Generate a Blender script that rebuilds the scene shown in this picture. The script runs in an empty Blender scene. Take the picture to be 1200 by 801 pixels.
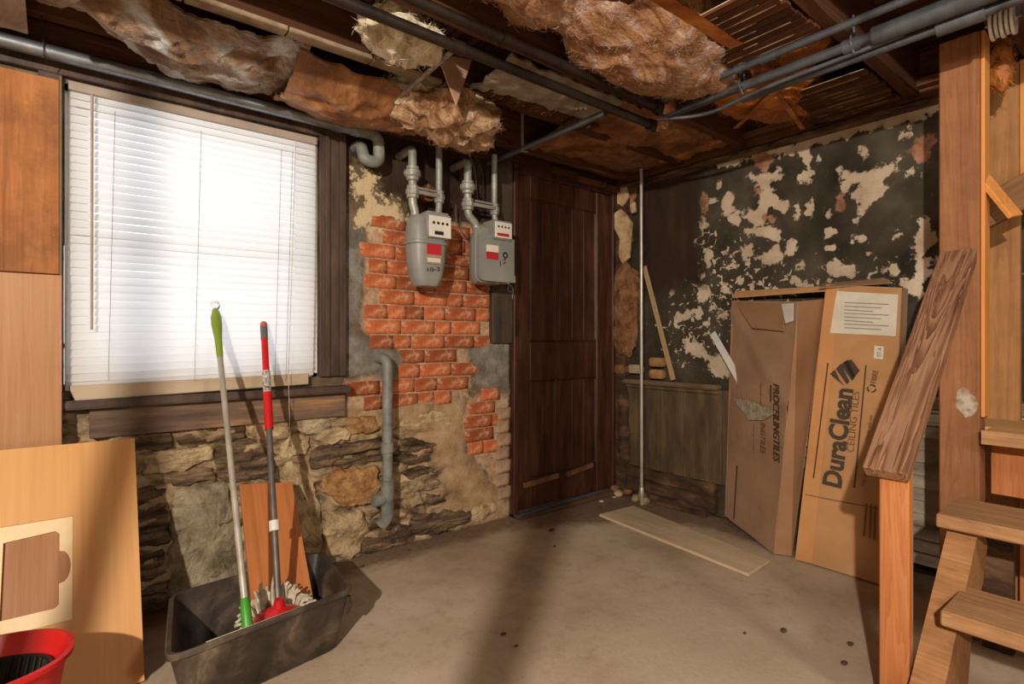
import bpy, bmesh, math, random
import numpy as np
from mathutils import Vector, Matrix, noise
random.seed(7)
C = bpy.context.scene.collection
V = Vector
PI = math.pi

# ------------------------------------------------------------------ camera
CAM_H = 1.05
FL = 634.0                       # focal length in pixels of the 1200 px frame
FWD = V((0.6252, 0.7804, 0.0)); RGT = V((0.7804, -0.6252, 0.0))
HOR = 398.0
cd = bpy.data.cameras.new('camera')
cam = bpy.data.objects.new('camera', cd); C.objects.link(cam)
cd.sensor_width = 36.0; cd.lens = FL / 1200 * 36
cd.shift_y = -(400.5 - HOR) / 1200
cd.clip_start = 0.02
cam.matrix_world = Matrix(((RGT.x, 0, -FWD.x, 0), (RGT.y, 0, -FWD.y, 0), (0, 1, 0, CAM_H), (0, 0, 0, 1)))
bpy.context.scene.camera = cam

# ------------------------------------------------------------------ world, lamps, exposure
w = bpy.data.worlds.new('world'); bpy.context.scene.world = w; w.use_nodes = True
bg = w.node_tree.nodes['Background']
bg.inputs[0].default_value = (0.93, 0.96, 1.0, 1); bg.inputs[1].default_value = 1.7

def lamp(name, loc, power, radius, col):
    l = bpy.data.lights.new(name, 'POINT'); l.energy = power; l.shadow_soft_size = radius; l.color = col
    o = bpy.data.objects.new(name, l); C.objects.link(o); o.location = loc
    return o
lamp('ceiling_bulb_light', (-1.44, -0.77, 1.98), 470, 0.032, (1.0, 0.87, 0.72))
lamp('added_fill_light', (0.9, -1.5, 1.95), 75, 0.2, (1.0, 0.87, 0.72))  # added fill lamp behind the camera, no known bulb there
vs = bpy.context.scene.view_settings
vs.view_transform = 'Standard'; vs.look = 'None'; vs.exposure = 0.14; vs.gamma = 1.0; vs.use_curve_mapping = False

# ------------------------------------------------------------------ helpers: pixel rays onto real planes
def ray(px, py):
    return FWD + RGT * ((px - 600) / FL) + V((0, 0, (HOR - py) / FL))
CP = V((0, 0, CAM_H))
def plane(px, py, p, n):
    r = ray(px, py); return CP + r * ((V(p) - CP).dot(n) / r.dot(n))
def onY(px, py, y): return plane(px, py, (0, y, 0), V((0, 1, 0)))
def onX(px, py, x): return plane(px, py, (x, 0, 0), V((1, 0, 0)))
def onZ(px, py, z): return plane(px, py, (0, 0, z), V((0, 0, 1)))
YW, XW = 2.52, 2.96

# ------------------------------------------------------------------ helpers: mesh builder
def anc(o):
    v = V((0, 0, 0))
    while o: v += o.location; o = o.parent
    return v
def tag(o, label=None, cat=None, group=None, kind=None):
    if label: o['label'] = label
    if cat: o['category'] = cat
    if group: o['group'] = group
    if kind: o['kind'] = kind
    return o
def thing(name, label, cat, loc=(0, 0, 0), group=None):
    o = bpy.data.objects.new(name, None); C.objects.link(o); o.location = loc; o.empty_display_size = .05
    return tag(o, label, cat, group)
class MB:
    def __init__(s): s.v = []; s.f = []
    def add(s, vs, fs):
        b = len(s.v); s.v += [V(p) for p in vs]; s.f += [tuple(i + b for i in f) for f in fs]; return s
    def box(s, a, b, M=None):
        x0, y0, z0 = a; x1, y1, z1 = b
        p = [V((x, y, z)) for z in (z0, z1) for x, y in ((x0, y0), (x1, y0), (x1, y1), (x0, y1))]
        if M: p = [M @ q for q in p]
        return s.add(p, [(3, 2, 1, 0), (4, 5, 6, 7), (0, 1, 5, 4), (1, 2, 6, 5), (2, 3, 7, 6), (3, 0, 4, 7)])
    def slab(s, q, t):                    # quad (ccw seen from the front) thickened backwards by t
        q = [V(p) for p in q]; n = (q[1] - q[0]).cross(q[2] - q[0]).normalized()
        k = len(q)
        return s.add(q + [p - n * t for p in q], [tuple(range(k)), tuple(range(2 * k - 1, k - 1, -1))] + [(i, i + k, (i + 1) % k + k, (i + 1) % k) for i in range(k)])
    def ring(s, c, ax, r, n, ref=None):
        ax = ax.normalized(); u = ax.orthogonal().normalized() if ref is None else ref
        w_ = ax.cross(u)
        return [c + (u * math.cos(2 * PI * i / n) + w_ * math.sin(2 * PI * i / n)) * r for i in range(n)]
    def tube(s, pts, r, n=12, cap=True):
        pts = [V(p) for p in pts]; rs = r if isinstance(r, (list, tuple)) else [r] * len(pts)
        u = None; rings = []
        for i, p in enumerate(pts):
            d = ((pts[i] - pts[i - 1]).normalized() if i else V()) + ((pts[i + 1] - pts[i]).normalized() if i < len(pts) - 1 else V())
            d = d.normalized()
            if u is None: u = d.orthogonal().normalized()
            u = (u - d * u.dot(d)).normalized()
            rings.append(s.ring(p, d, rs[i], n, u))
        b = sum(rings, []); f = []
        for k in range(len(pts) - 1):
            for i in range(n):
                j = (i + 1) % n; f.append((k * n + i, k * n + j, (k + 1) * n + j, (k + 1) * n + i))
        if cap: f += [tuple(range(n))[::-1], tuple(range((len(pts) - 1) * n, len(pts) * n))]
        return s.add(b, f)
    def lathe(s, base, ax, prof, n=20):   # prof: (radius, height along ax)
        ax = V(ax).normalized(); base = V(base)
        return s.tube([base + ax * (h + 1e-5 * i) for i, (r_, h) in enumerate(prof)], [max(r_, 1e-4) for r_, h in prof], n)
    def prism(s, outer, holes, M, t):     # 2D outline with holes, thickened along local -z
        bm = bmesh.new(); es = []
        for loop in [outer] + list(holes):
            vv = [bm.verts.new((x, y, 0)) for x, y in loop]
            es += [bm.edges.new((vv[i], vv[(i + 1) % len(vv)])) for i in range(len(vv))]
        bmesh.ops.triangle_fill(bm, use_beauty=True, use_dissolve=False, edges=es)
        bmesh.ops.recalc_face_normals(bm, faces=bm.faces)
        if bm.faces and bm.faces[:][0].normal.z < 0: bmesh.ops.reverse_faces(bm, faces=bm.faces)
        r = bmesh.ops.extrude_face_region(bm, geom=bm.faces[:])
        for g in r['geom']:
            if isinstance(g, bmesh.types.BMVert): g.co.z -= t
        bmesh.ops.recalc_face_normals(bm, faces=bm.faces)
        bm.verts.index_update()
        s.add([M @ v.co for v in bm.verts], [tuple(v.index for v in f.verts) for f in bm.faces]); bm.free(); return s
    def build(s, name, mat, parent=None, bevel=0, smooth=False, M=None, seg=1, at=None):
        off = anc(parent)
        if M is not None: loc = V((0, 0, 0))
        elif parent is None:
            xs = [p.x for p in s.v]; ys = [p.y for p in s.v]; zs = [p.z for p in s.v]
            loc = V(at) if at else V(((min(xs) + max(xs)) / 2, (min(ys) + max(ys)) / 2, min(zs)))
        else: loc = off
        me = bpy.data.meshes.new(name); me.from_pydata([tuple(p - loc) for p in s.v], [], s.f); me.update()
        bm = bmesh.new(); bm.from_mesh(me)
        bmesh.ops.recalc_face_normals(bm, faces=bm.faces)
        if bevel:
            bmesh.ops.bevel(bm, geom=[e for e in bm.edges if len(e.link_faces) == 2 and e.calc_face_angle(0) > .5], offset=bevel, segments=seg, affect='EDGES', clamp_overlap=True)
        bm.to_mesh(me); bm.free()
        if smooth:
            me.polygons.foreach_set('use_smooth', [True] * len(me.polygons))
            try: me.set_sharp_from_angle(angle=.7)
            except Exception: pass
        o = bpy.data.objects.new(name, me); C.objects.link(o); o.data.materials.append(mat)
        if parent:
            o.parent = parent
            if M is not None: o.matrix_local = Matrix.Translation(-off) @ M
        elif M is not None: o.matrix_world = M
        else: o.location = loc
        return o
def frame(o, x, z):                        # matrix: local x along x, local z towards z
    x = V(x).normalized(); z = V(z); z = (z - x * z.dot(x)).normalized(); y = z.cross(x)
    m = Matrix.Identity(4)
    for i in range(3): m[i][0] = x[i]; m[i][1] = y[i]; m[i][2] = z[i]; m[i][3] = o[i]
    return m
def arc(c, a, b, r, t0, t1, n=8):          # points on a circle in the a,b plane
    c = V(c); a = V(a); b = V(b)
    return [c + a * r * math.cos(t0 + (t1 - t0) * i / n) + b * r * math.sin(t0 + (t1 - t0) * i / n) for i in range(n + 1)]
def fillet(pts, r, n=5):
    pts = [V(p) for p in pts]; out = [pts[0]]
    for i in range(1, len(pts) - 1):
        a, b, c = pts[i - 1], pts[i], pts[i + 1]
        rr = min(r, (a - b).length * .45, (c - b).length * .45)
        p, q = b + (a - b).normalized() * rr, b + (c - b).normalized() * rr
        for k in range(n + 1):
            t = k / n; out.append(p * (1 - t) ** 2 + b * 2 * t * (1 - t) + q * t * t)
    return out + [pts[-1]]

# ------------------------------------------------------------------ materials
def lin(h):
    h = h.lstrip('#'); c = [int(h[i:i + 2], 16) / 255 for i in (0, 2, 4)]
    return tuple(x / 12.92 if x <= .04045 else ((x + .055) / 1.055) ** 2.4 for x in c) + (1,)
class NT:
    def __init__(s, name):
        s.m = bpy.data.materials.new(name); s.m.use_nodes = True; s.t = s.m.node_tree; s.n = s.t.nodes
        s.b = s.n['Principled BSDF']; s.tc = s.n.new('ShaderNodeTexCoord'); s.co = s.tc.outputs['Object']
    def link(s, a, b): s.t.links.new(a, b)
    def mapping(s, scale, co=None):
        n = s.n.new('ShaderNodeMapping'); n.inputs['Scale'].default_value = scale; s.link(co or s.co, n.inputs[0]); return n.outputs[0]
    def noise(s, scale, detail=6, rough=.6, st=(1, 1, 1), dist=0, co=None, out='Fac'):
        n = s.n.new('ShaderNodeTexNoise'); n.inputs['Scale'].default_value = scale; n.inputs['Detail'].default_value = detail
        n.inputs['Roughness'].default_value = rough; n.inputs['Distortion'].default_value = dist
        s.link(s.mapping(st, co), n.inputs['Vector']); return n.outputs[out]
    def vor(s, scale, st=(1, 1, 1), feat='F1', co=None):
        n = s.n.new('ShaderNodeTexVoronoi'); n.feature = feat; n.inputs['Scale'].default_value = scale
        s.link(s.mapping(st, co), n.inputs['Vector']); return n.outputs['Distance']
    def ramp(s, fac, stops, ease='LINEAR'):
        n = s.n.new('ShaderNodeValToRGB'); n.color_ramp.interpolation = ease; e = n.color_ramp.elements
        while len(e) < len(stops): e.new(.5)
        for k, (p, c) in enumerate(stops):
            e[k].position = p; e[k].color = lin(c) if isinstance(c, str) else (c, c, c, 1)
        s.link(fac, n.inputs[0]); return n.outputs[0]
    def mix(s, fac, a, b, mode='MIX'):
        n = s.n.new('ShaderNodeMix'); n.data_type = 'RGBA'; n.blend_type = mode; n.clamp_factor = True
        for v, i in ((fac, 0), (a, 6), (b, 7)):
            if isinstance(v, str): n.inputs[i].default_value = lin(v)
            elif isinstance(v, (int, float)): n.inputs[i].default_value = v if i == 0 else (v, v, v, 1)
            else: s.link(v, n.inputs[i])
        return n.outputs[2]
    def math(s, op, a, b=0.0, c=None):
        n = s.n.new('ShaderNodeMath'); n.operation = op
        for i, v in enumerate((a, b) if c is None else (a, b, c)):
            if isinstance(v, (int, float)): n.inputs[i].default_value = v
            else: s.link(v, n.inputs[i])
        return n.outputs[0]
    def attr(s, name):
        n = s.n.new('ShaderNodeAttribute'); n.attribute_name = name; return n.outputs['Fac']
    def rnd(s): return s.n.new('ShaderNodeObjectInfo').outputs['Random']
    def bump(s, h, strength=.5, dist=.01):
        n = s.n.new('ShaderNodeBump'); n.inputs['Strength'].default_value = strength; n.inputs['Distance'].default_value = dist
        s.link(h, n.inputs['Height']); s.link(n.outputs[0], s.b.inputs['Normal'])
    def done(s, col, rough=.8, metal=0, spec=None):
        if isinstance(col, str): s.b.inputs['Base Color'].default_value = lin(col)
        else: s.link(col, s.b.inputs['Base Color'])
        if isinstance(rough, (int, float)): s.b.inputs['Roughness'].default_value = rough
        else: s.link(rough, s.b.inputs['Roughness'])
        s.b.inputs['Metallic'].default_value = metal
        if spec is not None: s.b.inputs['Specular IOR Level'].default_value = spec
        return s.m
    def vary(s, col, lo=.75, hi=1.2):
        n = s.n.new('ShaderNodeMapRange'); n.inputs[3].default_value = lo; n.inputs[4].default_value = hi
        s.link(s.rnd(), n.inputs[0]); h = s.n.new('ShaderNodeHueSaturation'); s.link(n.outputs[0], h.inputs['Value'])
        s.link(col, h.inputs['Color']); return h.outputs[0]

def noisy(name, stops, scale=8, st=(1, 1, 1), rough=.85, metal=0, bump=.3, bscale=60, bdist=.004, dist=0, vary=None, detail=8, spec=None):
    t = NT(name); c = t.ramp(t.noise(scale, detail, .62, st, dist), stops)
    if vary: c = t.vary(c, *vary)
    if bump: t.bump(t.noise(bscale, 6, .6, st), bump, bdist)
    return t.done(c, rough, metal, spec)
def wood(name, dark, mid, light, axis='z', scale=1.0, rough=.75, vary=None, rings=.5, knots=True, dirt=0.0, bump=.25, spec=.3):
    t = NT(name); a = {'x': 0, 'y': 1, 'z': 2}[axis]
    st = [9 * scale] * 3; st[a] = .55 * scale
    st2 = [60 * scale] * 3; st2[a] = 1.5 * scale
    co = t.co
    vv = t.n.new('ShaderNodeVectorMath'); vv.operation = 'ADD'
    cmb = t.n.new('ShaderNodeCombineXYZ'); rr = t.math('MULTIPLY', t.rnd(), 37.0)
    for i in range(3): t.link(rr, cmb.inputs[i])
    t.link(co, vv.inputs[0]); t.link(cmb.outputs[0], vv.inputs[1]); co = vv.outputs[0]
    big = t.noise(1.0, 5, .55, st, 1.4, co)
    wv = t.math('FRACT', t.math('MULTIPLY', big, 11.0))
    fine = t.noise(1.0, 6, .7, st2, .2, co)
    f = t.math('ADD', t.math('MULTIPLY', wv, .35 * rings), t.math('ADD', t.math('MULTIPLY', fine, .55), t.math('MULTIPLY', big, .45 - .2 * rings)))
    c = t.ramp(f, [(.25, dark), (.5, mid), (.8, light)])
    if knots:
        ks = [2.2] * 3; ks[a] = 1.1
        k = t.vor(2.0, tuple(ks), 'F1', co)
        c = t.mix(t.ramp(k, [(.05, 1.0), (.11, 0.0)]), c, dark)
    if dirt: c = t.mix(t.math('MULTIPLY', t.ramp(t.noise(5, 6, .7), [(.42, 0.0), (.62, 1.0)]), dirt), c, '#3a2a1d')
    if vary: c = t.vary(c, *vary)
    t.bump(f, bump, .003)
    return t.done(c, rough, 0, spec)
def plain(name, col, rough=.5, metal=0, bump=0, bs=80, spec=None):
    t = NT(name)
    if bump: t.bump(t.noise(bs), bump, .002)
    c = t.mix(t.ramp(t.noise(6, 5, .6), [(.35, 0.0), (.7, .25)]), col, '#3b332a')
    return t.done(c, rough, metal, spec)

PINE = wood('pine', '#8a4f26', '#b4713c', '#c98a52', 'z', 1, rings=.3)
PINE_Y = wood('pine_across', '#7b5132', '#a5774d', '#c09468', 'y', 1, rings=.4, dirt=.25)
FIR = wood('fir_new', '#935731', '#b47143', '#c98c5a', 'z', 1.1, rings=.5)
FIR_X = wood('fir_rail', '#44291a', '#7c5640', '#a17c60', 'x', 1.2, rings=1.3, knots=True)
POSTW = wood('post_wood', '#5f3a22', '#8f6040', '#aa7a54', 'z', 1, rings=.35, dirt=.25)
DARKW = wood('dark_wood', '#24150c', '#4a2d1c', '#6b452c', 'x', 1, rings=.2, vary=(.7, 1.5), rough=.8)
LATHW = wood('lath_wood', '#251409', '#4a2c18', '#6a4226', 'y', 1, rings=.2, knots=False, vary=(.6, 1.5))
CASW = noisy('brown_paint', [(.3, '#2c201b'), (.6, '#4f3d34'), (.8, '#6b5648')], 6, (3, 3, .6), .6, bump=.3, bscale=30)
DOORW = noisy('door_paint', [(.3, '#2a150e'), (.55, '#482a1e'), (.8, '#66402e')], 7, (3, 3, .5), .42, bump=.25, bscale=30, spec=.4)
LAM = wood('laminate', '#8a6141', '#a97c57', '#bd9370', 'z', 1.3, rings=.15, knots=False, rough=.45, bump=.03)
PLY = wood('plywood', '#b9824e', '#cf9c63', '#dcb079', 'y', .5, rings=.08, knots=False, rough=.5, bump=.03)
PALEW = noisy('pale_wood', [(.3, '#d9bf92'), (.7, '#ecd8b2')], 5, (1, 1, .2), .6, bump=.05)
KRAFT_DARK = noisy('kraft_brown', [(.3, '#53341e'), (.5, '#8a5c38'), (.7, '#b98c60')], 4, dist=1.2, rough=.42, bump=.6, bscale=14, bdist=.02)
GALV = noisy('galvanised', [(.3, '#6d737b'), (.7, '#9aa2ac')], 9, (1, 1, 1), .38, .75, bump=.1)
BLKPIPE = noisy('black_iron', [(.3, '#1b1513'), (.6, '#332720'), (.8, '#4d3a2c')], 12, rough=.5, metal=.3, bump=.3)
GREYPNT = noisy('meter_paint', [(.3, '#7c7f7d'), (.7, '#959793')], 5, rough=.42, bump=.06, bscale=200, spec=.5)
GREYPIPE = noisy('grey_pipe', [(.3, '#565a58'), (.55, '#7d807b'), (.8, '#9a9a90')], 14, rough=.5, bump=.25)
WHITE = plain('white_plastic', '#dcdcd6', .5)
METALSTEEL = noisy('steel_tube', [(.3, '#98948a'), (.7, '#c8c3b6')], 20, (1, 1, .3), .35, .35, bump=.05)
BLACKP = noisy('black_plastic', [(.3, '#151311'), (.6, '#262320'), (.8, '#4a4038')], 9, rough=.5, bump=.2, bscale=60)
DIRTY = noisy('tub_dirt', [(.35, '#2c2520'), (.6, '#5c4c3b'), (.8, '#84705a')], 18, rough=.9, bump=.5)
RED = plain('red_plastic', '#c81a1e', .35, spec=.5)
GREEN = plain('green_plastic', '#3f9a2e', .4, spec=.5)
LIME = plain('lime_grip', '#7e9a22', .5)
GREYRUB = plain('grey_rubber', '#5e5c58', .6)
CARD = noisy('cardboard', [(.3, '#93745a'), (.5, '#a38468'), (.7, '#b29477')], 3, (1, 1, 1), .8, bump=.15, bscale=25, spec=.2)
CARD2 = noisy('cardboard_orange', [(.3, '#ab8055'), (.5, '#b98d61'), (.7, '#c59b70')], 3, (1, 1, 1), .75, bump=.15, bscale=25, spec=.25)
CARDIN = noisy('cardboard_inside', [(.3, '#8f6a4c'), (.7, '#a6805e')], 3, rough=.8, bump=.1)
INK = plain('print_ink', '#43352a', .7)
INKL = plain('print_ink_faint', '#6e5238', .8)
LABELW = noisy('paper_label', [(.3, '#cfcabb'), (.7, '#e2dfd3')], 10, rough=.35, bump=.2, bscale=12, bdist=.006)
INKG = plain('paper_ink', '#8f8d86', .8)
REDINK = plain('red_ink', '#b5202a', .6)
BLACKINK = plain('black_ink', '#191715', .6)
BLUEST = noisy('blue_strip', [(.3, '#2c3648'), (.7, '#5a6c8a')], 14, rough=.5, bump=.2)
STRING = noisy('cotton', [(.3, '#9c917c'), (.7, '#d8d0bd')], 40, rough=.95, bump=.4, bscale=200)
FLUFFW = noisy('fibre_white', [(.28, '#8f7a58'), (.42, '#cfc2a4'), (.6, '#e6dfcc')], 7, dist=.8, rough=1, bump=.9, bscale=45, bdist=.02)
FLUFFB = noisy('fibre_tan', [(.28, '#4a3020'), (.4, '#8a6240'), (.54, '#b59470'), (.7, '#d5c6ae')], 7, st=(1, 2, 1), dist=1.6, rough=1, bump=1, bscale=35, bdist=.02)
FLUFFP = noisy('fibre_pink', [(.3, '#5a3822'), (.4, '#8a6042'), (.5, '#a57c58'), (.58, '#ab8e82'), (.7, '#cdbba6')], 4.5, st=(1, 2.2, 1), dist=2, rough=1, bump=.7, bscale=50, bdist=.015)
KRAFTO = noisy('kraft_orange', [(.3, '#6b3716'), (.5, '#a86428'), (.7, '#c98744')], 5, dist=1, rough=.6, bump=.6, bscale=15, bdist=.02)
PAPERG = noisy('paper_grey', [(.3, '#6f5a45'), (.5, '#8f8577'), (.7, '#a9a699')], 5, dist=1, rough=.6, bump=.5, bscale=16, bdist=.02)

def plastic_kraft():
    t = NT('plastic_faced_kraft')
    f = t.noise(2.6, 8, .6, (1, 1.6, 1), 1.6)
    c = t.ramp(f, [(.34, '#5a3f2a'), (.46, '#94714f'), (.52, '#b3a698'), (.60, '#d3dae0')])  # bluish white stops paint the highlights of the folds into the colour
    t.bump(t.noise(14, 7, .65, (1, 2.2, 1), 2.2), 1.0, .03)
    return t.done(c, .32, 0, .6)
PKRAFT = plastic_kraft()
def brick_mat():
    t = NT('brick_face')
    c = t.vary(t.ramp(t.noise(16, 6, .7), [(.3, '#93492b'), (.5, '#b8663f'), (.72, '#cf8f68')]), .62, 1.2)
    m = t.ramp(t.noise(28, 8, .75), [(.52, 0.0), (.63, .8)])
    c = t.mix(m, c, '#c9a88c')
    t.bump(t.noise(70, 6, .7), .7, .006)
    return t.done(c, .9, 0, .2)
BRICK = brick_mat()
def stone_mat(name, a, b, c_, st=(1, 1, 1)):
    t = NT(name)
    f = t.noise(9, 10, .68, st, .4)
    c = t.vary(t.ramp(f, [(.3, a), (.46, b), (.62, c_)]), .85, 1.25)
    lim = t.ramp(t.noise(14, 9, .75), [(.6, 0.0), (.68, .7)])
    c = t.mix(lim, c, '#c9b79a')
    t.bump(t.noise(26, 10, .72, st), .9, .02)
    return t.done(c, .92, 0, .2)
SLATE = stone_mat('slate_stone', '#2a211a', '#5c4b3c', '#947d62', (.5, .5, 4))
TANST = stone_mat('tan_stone', '#6b5843', '#aa9473', '#ccb893')
GREYST = stone_mat('grey_stone', '#5a5040', '#978a70', '#b9ac90')
ORST = stone_mat('rusty_stone', '#6b4a2d', '#a5794c', '#c69f6f')

def wall_mat():
    t = NT('window_wall_surface')
    n1 = t.noise(18, 9, .72); n0 = t.math('SUBTRACT', n1, .5)
    base = t.ramp(t.noise(5, 9, .65, dist=.5), [(.3, '#4c3e32'), (.5, '#6f5f4e'), (.7, '#8c7b66')])
    def m(name, amp=.12, soft=.01):
        return t.ramp(t.math('MULTIPLY_ADD', n0, amp, t.math('ADD', t.attr(name), .5)), [(.5 - soft, 0.0), (.5 + soft, 1.0)])
    grey = t.ramp(t.noise(9, 9, .7), [(.3, '#4f4b42'), (.5, '#76736a'), (.7, '#98958b')])
    stone = t.ramp(t.noise(6, 10, .7, (1, 1, 2.6), .8), [(.32, '#3a2f26'), (.44, '#7a6650'), (.56, '#af9978'), (.72, '#cab492')])
    jo = t.ramp(t.noise(30, 8, .7), [(.3, '#8d7258'), (.55, '#bb9d80'), (.7, '#d3bda2')])
    c = t.mix(m('dark', .3, .03), base, t.ramp(t.noise(6, 6, .6, (2, 2, .6)), [(.3, '#2a1f19'), (.7, '#4a392e')]))
    c = t.mix(m('stone', .2, .03), c, stone)
    c = t.mix(m('tan', .3, .05), c, t.ramp(t.noise(8, 9, .7), [(.3, '#7d654b'), (.5, '#ab8e6c'), (.7, '#c4a98a')]))
    c = t.mix(m('brick'), c, jo)
    c = t.mix(m('grey', .2, .02), c, grey)
    c = t.mix(m('cream', .32), c, '#cdbb97')
    t.bump(t.noise(30, 10, .7), .8, .012)
    return t.done(c, .92, 0, .2)
def peel_mat():
    t = NT('peeling_black_wall')
    n1 = t.noise(16, 10, .68); n0 = t.math('SUBTRACT', n1, .5)
    base = t.ramp(t.noise(4, 9, .62), [(.3, '#28231c'), (.5, '#3e382d'), (.72, '#565043')])
    base = t.mix(t.ramp(t.noise(30, 6, .7, (1, 1, .5)), [(.62, 0.0), (.68, .5)]), base, '#5c5342')
    pl = t.ramp(t.noise(7, 8, .65), [(.3, '#a6937d'), (.5, '#bfae98'), (.7, '#d0c3af')])
    orr = t.ramp(t.noise(12, 8, .65), [(.3, '#6b4632'), (.5, '#9c7058'), (.7, '#b39379')])
    a = t.math('MULTIPLY_ADD', n0, .16, t.attr('patch'))
    mk = t.ramp(t.math('ADD', a, .5), [(.497, 0.0), (.503, 1.0)])
    # small random flakes: noise threshold inside the flaky area
    fl = t.math('ADD', t.noise(24, 6, .6, dist=.6), t.math('MULTIPLY', t.attr('flaky'), .09))
    mk2 = t.ramp(fl, [(.652, 0.0), (.662, 1.0)])
    mo = t.ramp(t.math('ADD', t.math('MULTIPLY_ADD', n0, .16, t.attr('orange')), .5), [(.495, 0.0), (.505, 1.0)])
    c = t.mix(mk2, base, pl); c = t.mix(mk, c, pl); c = t.mix(mo, c, orr)
    dk = t.math('ADD', t.math('MULTIPLY_ADD', n0, .3, t.attr('bare')), .5)
    c = t.mix(t.ramp(dk, [(.46, 0.0), (.54, 1.0)]), c, t.ramp(t.noise(5, 8, .6, (2, 2, .5)), [(.3, '#211812'), (.7, '#3d2d22')]))
    h = t.math('ADD', t.math('MULTIPLY', t.math('ADD', mk, mk2), -.35), t.math('MULTIPLY', t.noise(40, 8, .65), .5))
    t.bump(h, .6, .006)
    return t.done(c, .8, 0, .25)
def floor_mat():
    t = NT('concrete_floor')
    c = t.ramp(t.noise(1.6, 9, .6), [(.3, '#a08c76'), (.5, '#b8a68f'), (.7, '#c8b9a3')])
    c = t.mix(t.ramp(t.noise(14, 8, .7), [(.5, 0.0), (.75, .4)]), c, '#7b6752')
    c = t.mix(t.ramp(t.noise(90, 3, .6), [(.68, 0.0), (.73, .7)]), c, '#5a4736')
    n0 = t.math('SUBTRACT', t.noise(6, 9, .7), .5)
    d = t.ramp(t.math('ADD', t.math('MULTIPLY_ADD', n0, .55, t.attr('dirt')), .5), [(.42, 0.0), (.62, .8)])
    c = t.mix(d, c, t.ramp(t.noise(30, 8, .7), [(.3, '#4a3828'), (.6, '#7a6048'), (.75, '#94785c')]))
    p = t.ramp(t.math('ADD', t.math('MULTIPLY_ADD', n0, .05, t.attr('pale')), .5), [(.49, 0.0), (.51, .55)])
    c = t.mix(p, c, '#c2b59d')
    cr = t.vor(1.1, (1, 1, 1), 'DISTANCE_TO_EDGE', None)
    t.bump(t.noise(40, 10, .7), .35, .005)
    return t.done(c, t.ramp(t.noise(5), [(.3, .62), (.7, .85)]), 0, .3)
WALLM, PEELM, FLOORM = wall_mat(), peel_mat(), floor_mat()

def slat_mat():
    t = NT('blind_slat'); d = t.n.new('ShaderNodeBsdfDiffuse'); tr = t.n.new('ShaderNodeBsdfTranslucent'); mx = t.n.new('ShaderNodeMixShader')
    d.inputs[0].default_value = lin('#e3e1de'); tr.inputs[0].default_value = lin('#f3f6fb'); mx.inputs[0].default_value = .5
    t.link(d.outputs[0], mx.inputs[1]); t.link(tr.outputs[0], mx.inputs[2]); t.link(mx.outputs[0], t.n['Material Output'].inputs[0]); return t.m
SLAT = slat_mat()
def glass_mat():
    t = NT('window_glass'); a = t.n.new('ShaderNodeBsdfTransparent'); g = t.n.new('ShaderNodeBsdfGlossy'); mx = t.n.new('ShaderNodeMixShader')
    g.inputs['Roughness'].default_value = .03; mx.inputs[0].default_value = .06
    t.link(a.outputs[0], mx.inputs[1]); t.link(g.outputs[0], mx.inputs[2]); t.link(mx.outputs[0], t.n['Material Output'].inputs[0]); return t.m
GLASS = glass_mat()
def bulb_mat():
    t = NT('bulb_glow'); t.b.inputs['Emission Color'].default_value = (1, .86, .7, 1); t.b.inputs['Emission Strength'].default_value = 8; return t.done('#ffffff')
BULB = bulb_mat()

# ------------------------------------------------------------------ walls as fine grids with masks
def sdf(U, W_, poly):
    d = np.full(U.shape, 1e9); inside = np.zeros(U.shape, bool); n = len(poly)
    for i in range(n):
        x0, y0 = poly[i]; x1, y1 = poly[(i + 1) % n]; ex, ey = x1 - x0, y1 - y0
        t = np.clip(((U - x0) * ex + (W_ - y0) * ey) / (ex * ex + ey * ey + 1e-12), 0, 1)
        d = np.minimum(d, np.hypot(U - x0 - t * ex, W_ - y0 - t * ey))
        cond = ((y0 > W_) != (y1 > W_)) & (U < (x1 - x0) * (W_ - y0) / (y1 - y0 + 1e-12) + x0)
        inside ^= cond
    return np.where(inside, d, -d)
def masks(U, W_, polys):
    r = np.full(U.shape, -1.0)
    for p in polys: r = np.maximum(r, sdf(U, W_, p))
    return r
def ell(px, py, rx, ry, n=9):
    s = random.random() * 6
    return [(px + rx * (1 + .22 * math.sin(3 * a + s)) * math.cos(a), py + ry * (1 + .25 * math.cos(2 * a + s)) * math.sin(a)) for a in [2 * PI * i / n for i in range(n)]]
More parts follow.
